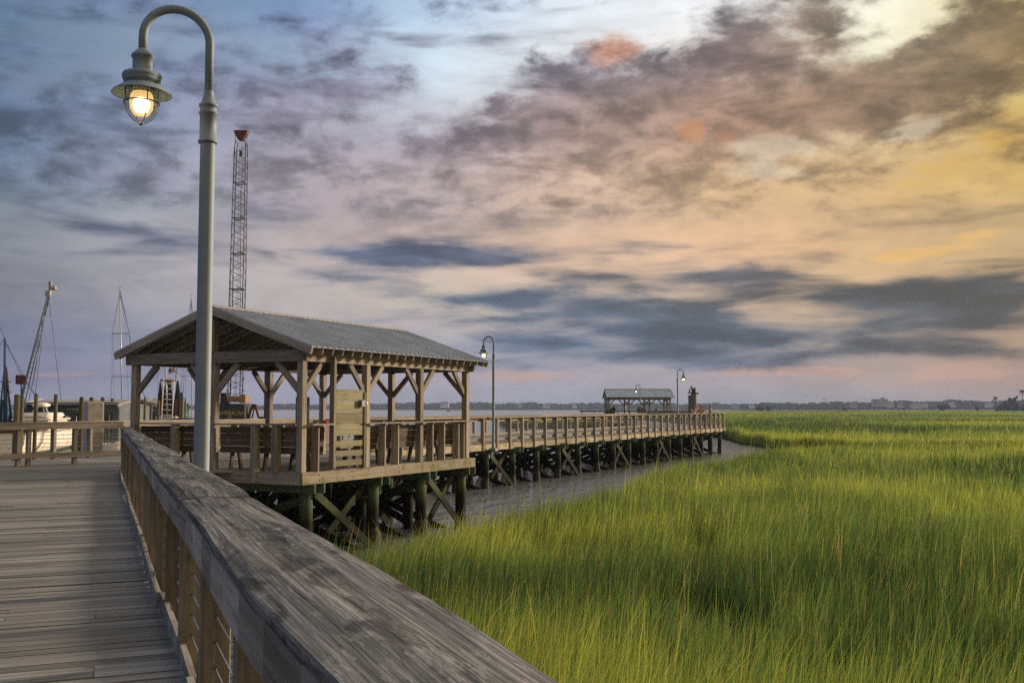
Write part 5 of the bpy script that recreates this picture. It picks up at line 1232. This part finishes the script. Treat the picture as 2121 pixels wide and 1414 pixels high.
# crane barge
CY=130; kx=CY/2100; cr=empty('crane_barge',(AT(487,845,CY).x,CY,WATER),'black and yellow lattice boom crane on a barge behind the pavilion','crane')
bx('barge_deck','rust',cr,(2.5,3,1.0),(9,5,1.0)); w2=53*kx/2
bx('house','black',cr,(0,0,2.0+36*kx/2-.05),(w2,1.6,36*kx/2-.0),.05); zt=CAMZ+25*kx-WATER
bx('machinery_cover','yellow',cr,(.2,-.3,zt-.42),(w2*.5,1.4,.36),.05); bx('operator_cab','yellow',cr,(w2*.8,-.6,zt-.35),(.4,1.0,.55),.05); bx('exhaust_stack','black',cr,(-w2*.7,-.6,zt-.5),(.4,.8,.9),.04); bx('step_post','yellow',cr,(-w2*.12,-1.75,1.9),(.28,.12,.9),.02)
tx=bpy.data.curves.new('lettering','FONT'); tx.body='AMERICAN'; tx.size=.72; tx.align_x='CENTER'; tx.extrude=.01; tx.materials.append(M['letter']); to=bpy.data.objects.new('lettering',tx); COL.objects.link(to)
to.location=(0,-1.66,2.75); to.rotation_euler=(R(90),0,0); to.parent=cr
bpy.context.view_layer.update(); tme=bpy.data.meshes.new_from_object(to); tn=bpy.data.objects.new('lettering',tme); COL.objects.link(tn); tn.parent=cr; tn.location=to.location; tn.rotation_euler=to.rotation_euler; bpy.data.objects.remove(to); tn.name='lettering'
# boom
m_=MB(); Bb=V(rel(487,822,cr)); Bt=V(rel(500,292,cr)); wb_,wt_=.95,.72
def corner(f,i,j): 
    w_=(wb_+(wt_-wb_)*f)*(1 if f>.02 else .8); p=Bb+(Bt-Bb)*f; return p+X3*(i*w_)+Y3*(j*w_*.8)
for i in (-1,1):
    for j in (-1,1): m_.tube([corner(0,i,j),corner(.5,i,j),corner(.97,i,j),Bt+X3*i*.55+Y3*j*.4],.062,5)
m_.build('boom_chords',M['dark'],cr)
m_=MB(); NB=42
for k in range(NB):
    f0,f1=k/NB*.97,(k+1)/NB*.97; sg=1 if k%2 else -1
    m_.tube([corner(f0,-sg,-1),corner(f1,sg,-1)],.03,4); m_.tube([corner(f0,sg,1),corner(f1,-sg,1)],.03,4)
    m_.tube([corner(f0,-1,-sg),corner(f1,-1,sg)],.03,4); m_.tube([corner(f0,1,sg),corner(f1,1,-sg)],.03,4)
    if k%6==0:
        for q in ((-1,-1,1,-1),(-1,1,1,1),(-1,-1,-1,1),(1,-1,1,1)): m_.tube([corner(f0,q[0],q[1]),corner(f0,q[2],q[3])],.06,4)
m_.build('boom_lacing',M['dark'],cr)
m_=MB(); hd=V(rel(500,274,cr)); a_=hd
pts=[(-.9,.15),(.9,.15),(.75,-.35),(.3,-1.1),(-.3,-1.1),(-.75,-.35)]
k0=0
for yy in (-.45,.45): m_.v+=[hd+V((p[0],yy,p[1])) for p in pts]
m_.face([0,1,2,3,4,5],[(0,0)]*6); m_.face([11,10,9,8,7,6],[(0,0)]*6)
for k in range(6): m_.face([k,k+6,(k+1)%6+6,(k+1)%6],[(0,0)]*4)
m_.build('boom_head',M['rust'],cr)
for sx,px0 in ((-1,488),(1,513)): tb('pendant_line','dark',cr,[rel(px0,276,cr),rel(487+sx*13-1,640 if sx<0 else 400,cr),V(rel(487+sx*10,822,cr))],.03,4)
for px0 in (497,501,504): tb('hoist_line','dark',cr,[rel(px0,290,cr),rel(487+(px0-500)*.6,820,cr)],.018,4)
bx('hook_block','dark',cr,rel(499,318,cr),(.18,.15,.35),.04)
m_=MB(); m_.tube([rel(514,868,cr),rel(519,850,cr),rel(524,838,cr),rel(529,838,cr),rel(536,866,cr)],[.14,.17,.2,.2,.12],8); m_.tube([rel(522,866,cr),rel(527,842,cr)],.1,6); m_.build('clamshell_bucket',M['rust'],cr)
sp=empty('spud_pile',(AT(552,845,118).x,118,WATER),'dark red steel spud pile standing behind the pavilion posts','pile'); m_=MB(); m_.tube([(0,0,-1),(0,0,CAMZ+112*118/2100-WATER)],.30,12); m_.build('shaft',M['rust'],sp); m_=MB(); m_.lathe([(.32,1.9),(.5,1.95),(.5,2.3),(.32,2.5)],(0,0,0),12); m_.build('collar',M['rust'],sp)
bx('cleats','rust',cr,rel(546,868,cr),(.5,.3,.35),.05)
# ------------------------------------------------------------ dolphin of piles with a ledge past the boardwalk
DY=98; kx=DY/2100; dp=empty('marker_piling',(AT(1434,845,DY).x,DY,WATER),'green weathered piles with a plank and box on top behind the corner group','piling')
m_=MB(); 
for (px,y0) in ((1431,818),(1437,814)): p=V(rel(px,y0,dp)); m_.tube([(p.x,0,-1),(p.x,0,p.z)],.26,10)
m_.build('pile',M['pilew'],dp)
one('bar','plank',M['wood_dk'],dp,V(rel(1425,813,dp)),V(rel(1447,814.5,dp)),.3,.12)
bx('box','wood_dk',dp,rel(1436.5,809,dp),(.18,.15,.28),.01); tb('ladder_rail','alu',dp,[rel(1441,818,dp),rel(1442,850,dp)],.03,5)
def bird(px,py,Y,label,s=.2):
    p=AT(px,py,Y); m_=MB(); m_.lathe([(0,-.5*s),(.25*s,-.3*s),(.42*s,.1*s),(.3*s,.6*s),(.2*s,.8*s),(.24*s,1.0*s),(.15*s,1.2*s),(0,1.25*s)],(0,0,.5*s),8); m_.tube([(.1*s,0,1.5*s),(.5*s,0,1.45*s)],[.07*s,.01*s],5); m_.tube([(-.1*s,0,.3*s),(-.6*s,0,-.2*s)],[.2*s,.05*s],5)
    o=m_.build('bird',M['dark'],loc=p); prop(o,label,'bird')
bird(1432,804.5,DY,'small dark bird perched on top of the marker pile box'); bird(1428.5,811.5,DY,'small dark bird perched on the left end of the marker plank')
m_=MB(); p=AT(1708,827,300)
m_.v+=[V((-.9,0,.1)),V((-.1,.12,0)),V((0,-.14,.02)),V((.9,0,.12)),V((0,0,-.12))]; 
for f_ in ([0,1,2],[2,1,3],[1,0,4],[3,1,4],[0,2,4],[2,3,4]): m_.face(f_,[(0,0)]*3)
prop(m_.build('bird',M['dark'],loc=p),'distant bird flying low over the marsh on the right','bird')
# ------------------------------------------------------------ people
def mk(nm,c): M[nm]=plain(nm,c,.75,0,.08,8); return M[nm]
M['skin']=plain('skin',(.42,.24,.16),.55,0,.04,8); M['skin2']=plain('tanned_skin',(.30,.16,.10),.55,0,.04,8)
def person(label,loc,rz,top,bottom,hair,skin='skin',pose='stand',long=True,group=None,h=1.66,arms='down'):
    root=empty('person',loc,label,'person',group,rz); k=h/1.7       # faces local +y
    J={}; Rr={}
    if pose=='stand':
        J=dict(pel=(0,0,.92),sp=(0,.01,1.12),ch=(0,.0,1.32),nk=(0,.01,1.47),hd=(0,.03,1.56),ht=(0,.02,1.67))
        for s_,n in ((-1,'l'),(1,'r')): J['h'+n]=(s_*.09,0,.88); J['k'+n]=(s_*.10,.03,.49); J['a'+n]=(s_*.10,-.01,.09); J['t'+n]=(s_*.11,.14,.03)
        bz=0
    else:
        J=dict(pel=(0,0,.55),sp=(0,.0,.75),ch=(0,.03,.95),nk=(0,.05,1.10),hd=(0,.08,1.19),ht=(0,.07,1.30))
        for s_,n in ((-1,'l'),(1,'r')): J['h'+n]=(s_*.09,.05,.52); J['k'+n]=(s_*.12,.44,.52); J['a'+n]=(s_*.11,.44,.09); J['t'+n]=(s_*.12,.58,.04)
    cz=J['ch'][2]; cy=J['ch'][1]
    for s_,n in ((-1,'l'),(1,'r')):
        J['s'+n]=(s_*.17,cy,cz+.07)
        if arms=='lean': J['e'+n]=(s_*.24,cy+.10,cz-.17); J['w'+n]=(s_*.13,cy+.30,cz-.22)
        elif arms=='up' and s_>0: J['e'+n]=(s_*.28,cy+.12,cz-.10); J['w'+n]=(s_*.12,cy+.16,cz+.16)
        else: J['e'+n]=(s_*.23,cy+.0,cz-.22); J['w'+n]=(s_*.20,cy+.12,cz-.44)
        d_=(V(J['w'+n])-V(J['e'+n])).normalized(); J['p'+n]=tuple(V(J['w'+n])+d_*.08)
    Rr=dict(pel=(.15,.11),sp=(.125,.095),ch=(.15,.105),nk=(.052,.055),hd=(.078,.092),ht=(.06,.07))
    for n in 'lr':
        Rr['h'+n]=(.09,.09);Rr['k'+n]=(.06,.06);Rr['a'+n]=(.042,.042);Rr['t'+n]=(.038,.025);Rr['s'+n]=(.058,.058);Rr['e'+n]=(.042,.042);Rr['w'+n]=(.028,.028);Rr['p'+n]=(.035,.02)
    E=[('pel','sp'),('sp','ch'),('ch','nk'),('nk','hd'),('hd','ht')]
    for n in 'lr': E+=[('pel','h'+n),('h'+n,'k'+n),('k'+n,'a'+n),('a'+n,'t'+n),('ch','s'+n),('s'+n,'e'+n),('e'+n,'w'+n),('w'+n,'p'+n)]
    names=list(J); vs_=[V(J[n])*k for n in names]; ix={n:i for i,n in enumerate(names)}; ed=[(ix[a],ix[b_]) for a,b_ in E]; rad=[Rr[n] for n in names]
    for n,s_ in (('l',-1),('r',1)):      # five short fingers rooted in each palm
        pw_=V(J['p'+n]); d_=(pw_-V(J['w'+n])).normalized(); sd=d_.cross(V((0,0,1))).normalized()
        for q in range(5):
            off=sd*(-.03+.015*q); L_=(.07,.08,.078,.065,.05)[q]; dd=d_ if q<4 else (d_*.6+sd*.7).normalized()
            vs_.append((pw_+off+dd*.02)*k); rad.append((.009,.009)); ed.append((ix['p'+n],len(vs_)-1)); vs_.append((pw_+off+dd*L_-ZZ*.015)*k); rad.append((.007,.007)); ed.append((len(vs_)-2,len(vs_)-1))
    me=bpy.data.meshes.new('body'); me.from_pydata([tuple(v_) for v_ in vs_],ed,[]); o=bpy.data.objects.new('body',me); COL.objects.link(o)
    md=o.modifiers.new('skin','SKIN')
    for i,r0 in enumerate(rad): me.skin_vertices[0].data[i].radius=(r0[0]*k,r0[1]*k); me.skin_vertices[0].data[i].use_root=(i==0)
    sb=o.modifiers.new('sub','SUBSURF'); sb.levels=1; sb.render_levels=1
    bpy.context.view_layer.update(); dg=bpy.context.evaluated_depsgraph_get(); fm=bpy.data.meshes.new_from_object(o.evaluated_get(dg)); bpy.data.objects.remove(o)
    fm.materials.clear(); fm.materials.append(M[skin]); bo=bpy.data.objects.new('body',fm); COL.objects.link(bo); bo.parent=root
    for p_ in fm.polygons: p_.use_smooth=True
    def shell(nm,z0,z1,mat,armpart=False,grow=.014):
        bm2=bmesh.new(); bm2.from_mesh(fm); bm2.normal_update()
        def keep(f):
            c_=f.calc_center_median()/k
            return z0<=c_.z<=z1 and (abs(c_.x)<.205 if not armpart else abs(c_.x)<.26) and (armpart or True)
        bmesh.ops.delete(bm2,geom=[f for f in bm2.faces if not keep(f)],context='FACES')
        for v_ in bm2.verts: v_.co+=v_.normal*grow
        m3=bpy.data.meshes.new(nm); bm2.to_mesh(m3); bm2.free(); m3.materials.append(M[mat]); oo=bpy.data.objects.new(nm,m3); COL.objects.link(oo); oo.parent=root
        for p_ in m3.polygons: p_.use_smooth=True
    pz=J['pel'][2]
    shell('top',pz+.06,J['ch'][2]+.11,top); shell('shorts' if pose=='stand' else 'trousers',pz-.32 if pose=='stand' else pz-.16,pz+.07,bottom,grow=.017)
    hz=V(J['hd'])*k; m_=MB(); rws=[]
    hl=.30 if long else .02
    for i in range(9):
        f=i/8; a_=math.pi*min(f*1.0,1)*.5; zz=.125*math.cos(a_) if f<.6 else .125*math.cos(math.pi*.3)-(f-.6)/.4*(hl+.05); rr=(.105*math.sin(a_)+.005) if f<.6 else .094-.02*(f-.6)
        rws.append([((rr)*math.cos(b_)+(.004*math.sin(b_*9)),-.018+(rr*1.05)*math.sin(b_)*1.0-(.02 if f>.6 else 0),zz+hz.z*0) for b_ in [math.pi*.90+math.pi*1.20*q/12 for q in range(13)]])
    m_.grid(rws,True)
    if long:
        rw2=[]
        for i in range(4):
            f=i/3; rw2.append([((.085-.02*f)*math.cos(b_),-.05+(.045)*math.sin(b_)-.01*f,-.02-hl*f) for b_ in [2*math.pi*q/10 for q in range(10)]])
        m_.grid(rw2,True,True)
    m_.build('hair',M[hair],root,loc=hz)
    m_=MB()
    for sx in (-1,1): m_.lathe([(0,-.011),(.011,-.004),(.011,.004),(0,.011)],(hz.x+sx*.03*k,hz.y+.084*k,hz.z+.012),6)
    m_.build('eyes',M['dark'],root)
    m_=MB(); m_.tube([hz+V((0,.085,.01))*k,hz+V((0,.108,-.022))*k,hz+V((0,.088,-.03))*k],[.008,.013,.006],6); m_.build('nose',M[skin],root)
    one('tube','mouth',M['red'],root,[hz+V((-.02,.082,-.055))*k,hz+V((0,.09,-.057))*k,hz+V((.02,.082,-.055))*k],.005,5)
    return root
mk('hair_brown',(.10,.045,.025)); mk('hair_dark',(.022,.014,.012)); mk('hair_light',(.22,.12,.06)); mk('cloth_cream',(.55,.48,.38)); mk('cloth_teal',(.03,.32,.36)); mk('cloth_black',(.02,.02,.025)); mk('cloth_blue',(.06,.09,.18)); mk('cloth_tan',(.42,.27,.16)); mk('cloth_pink',(.45,.20,.18)); mk('cloth_white',(.62,.60,.56))
def on_rail(px,inset): # stand on the boardwalk at picture column px, inset metres behind the marsh side rail
    kk=(px-1060.5)/2100; nn_=NEAR-inset; tt_=-(nn_*(N2.x-kk*N2.y))/(U2.x-kk*U2.y); return G(tt_,nn_,0)
gp='group talking at the far corner of the boardwalk'
person('person with long brown hair and pale top, leftmost at the far corner railing',on_rail(1436,.55),R(20),'cloth_cream','cloth_blue','hair_brown',group=gp,h=1.70,arms='lean')
person('person with tanned shoulders turned right, second at the far corner railing',on_rail(1441,.95),R(-70),'cloth_pink','cloth_white','hair_light','skin',group=gp,h=1.66,arms='up')
person('person with dark curly hair and pink top, third at the far corner railing',on_rail(1452,.5),R(170),'cloth_tan','cloth_black','hair_dark',group=gp,h=1.68,arms='lean')
person('person with auburn hair just behind the dark-haired one at the corner',on_rail(1457,1.0),R(120),'cloth_cream','cloth_blue','hair_brown',group=gp,h=1.64)
person('tall person with very long fair hair, rightmost at the far corner railing',on_rail(1470,.5),R(60),'cloth_black','cloth_black','hair_light',group=gp,h=1.82,arms='up')
gq='people sitting under the far pavilion roof'; fy=131.6
def fx(px,Y): return AT(px,845,Y).x
for (px,Y,lb,a_,b_,hr,lg,hh,pz) in ((1261,131.2,'person in a teal shirt at the left post of the far pavilion','cloth_teal','cloth_blue','hair_dark',False,1.78,'stand'),
    (1266,132.4,'person in black right beside the teal shirt under the far pavilion','cloth_black','cloth_black','hair_dark',False,1.72,'sit'),(1271,131.6,'person in dark clothes sitting left under the far pavilion','cloth_black','cloth_blue','hair_dark',False,1.85,'stand'),
    (1323,131.5,'person in navy shirt, left of three close together under the far pavilion','cloth_blue','cloth_tan','hair_dark',False,1.8,'stand'),(1329,131.9,'person in pink top, middle of three close together under the far pavilion','cloth_pink','cloth_black','hair_brown',True,1.66,'stand'),
    (1335,131.4,'person in tan shirt, right of three close together under the far pavilion','cloth_tan','cloth_blue','hair_dark',False,1.78,'stand'),(1360,131.3,'person in pinkish top sitting alone right under the far pavilion','cloth_pink','cloth_tan','hair_dark',False,1.76,'stand')):
    person(lb,(fx(px,Y),Y,0 if pz=='stand' else .35),R(random.choice((150,200,20,-60))),a_,b_,hr,group=gq,h=hh,long=lg,pose=pz)
# ------------------------------------------------------------ far pier railing in front of the far pavilion
railing('wooden_railing',[V((8.5,127.6,0)),V((22.6,127.6,0))],'dark railing in front of the far pavilion',1.5,.3,1.22,mat='wood_dk',toe=True)
railing('wooden_railing',[V((16.4,82.2,0)),V((16.4,127.4,0))],'distant railing linking the boardwalk corner with the far pavilion',1.6,.3,1.12,mat='rail')
# ------------------------------------------------------------ air
hz=MB(); hz.box((300,1150,12),(X3,Y3,ZZ),(2700,1430,24)); hz.v=[V((v_.x,max(v_.y,-280),max(v_.z,-3.6) if v_.z<0 else 42)) for v_ in hz.v]
mh=bpy.data.materials.new('haze_air'); mh.use_nodes=True; th_=NT(mh.node_tree)
for nd in list(th_.n): th_.n.remove(nd)
pv=th_.a('ShaderNodeVolumePrincipled',{'Color':(.55,.70,.98,1),'Density':.00016,'Anisotropy':.0}); oh=th_.a('ShaderNodeOutputMaterial'); th_.l.new(pv.outputs[0],oh.inputs['Volume'])
ho=hz.build('haze',mh); prop(ho,'thin evening haze over water and marsh','haze',kind='stuff')
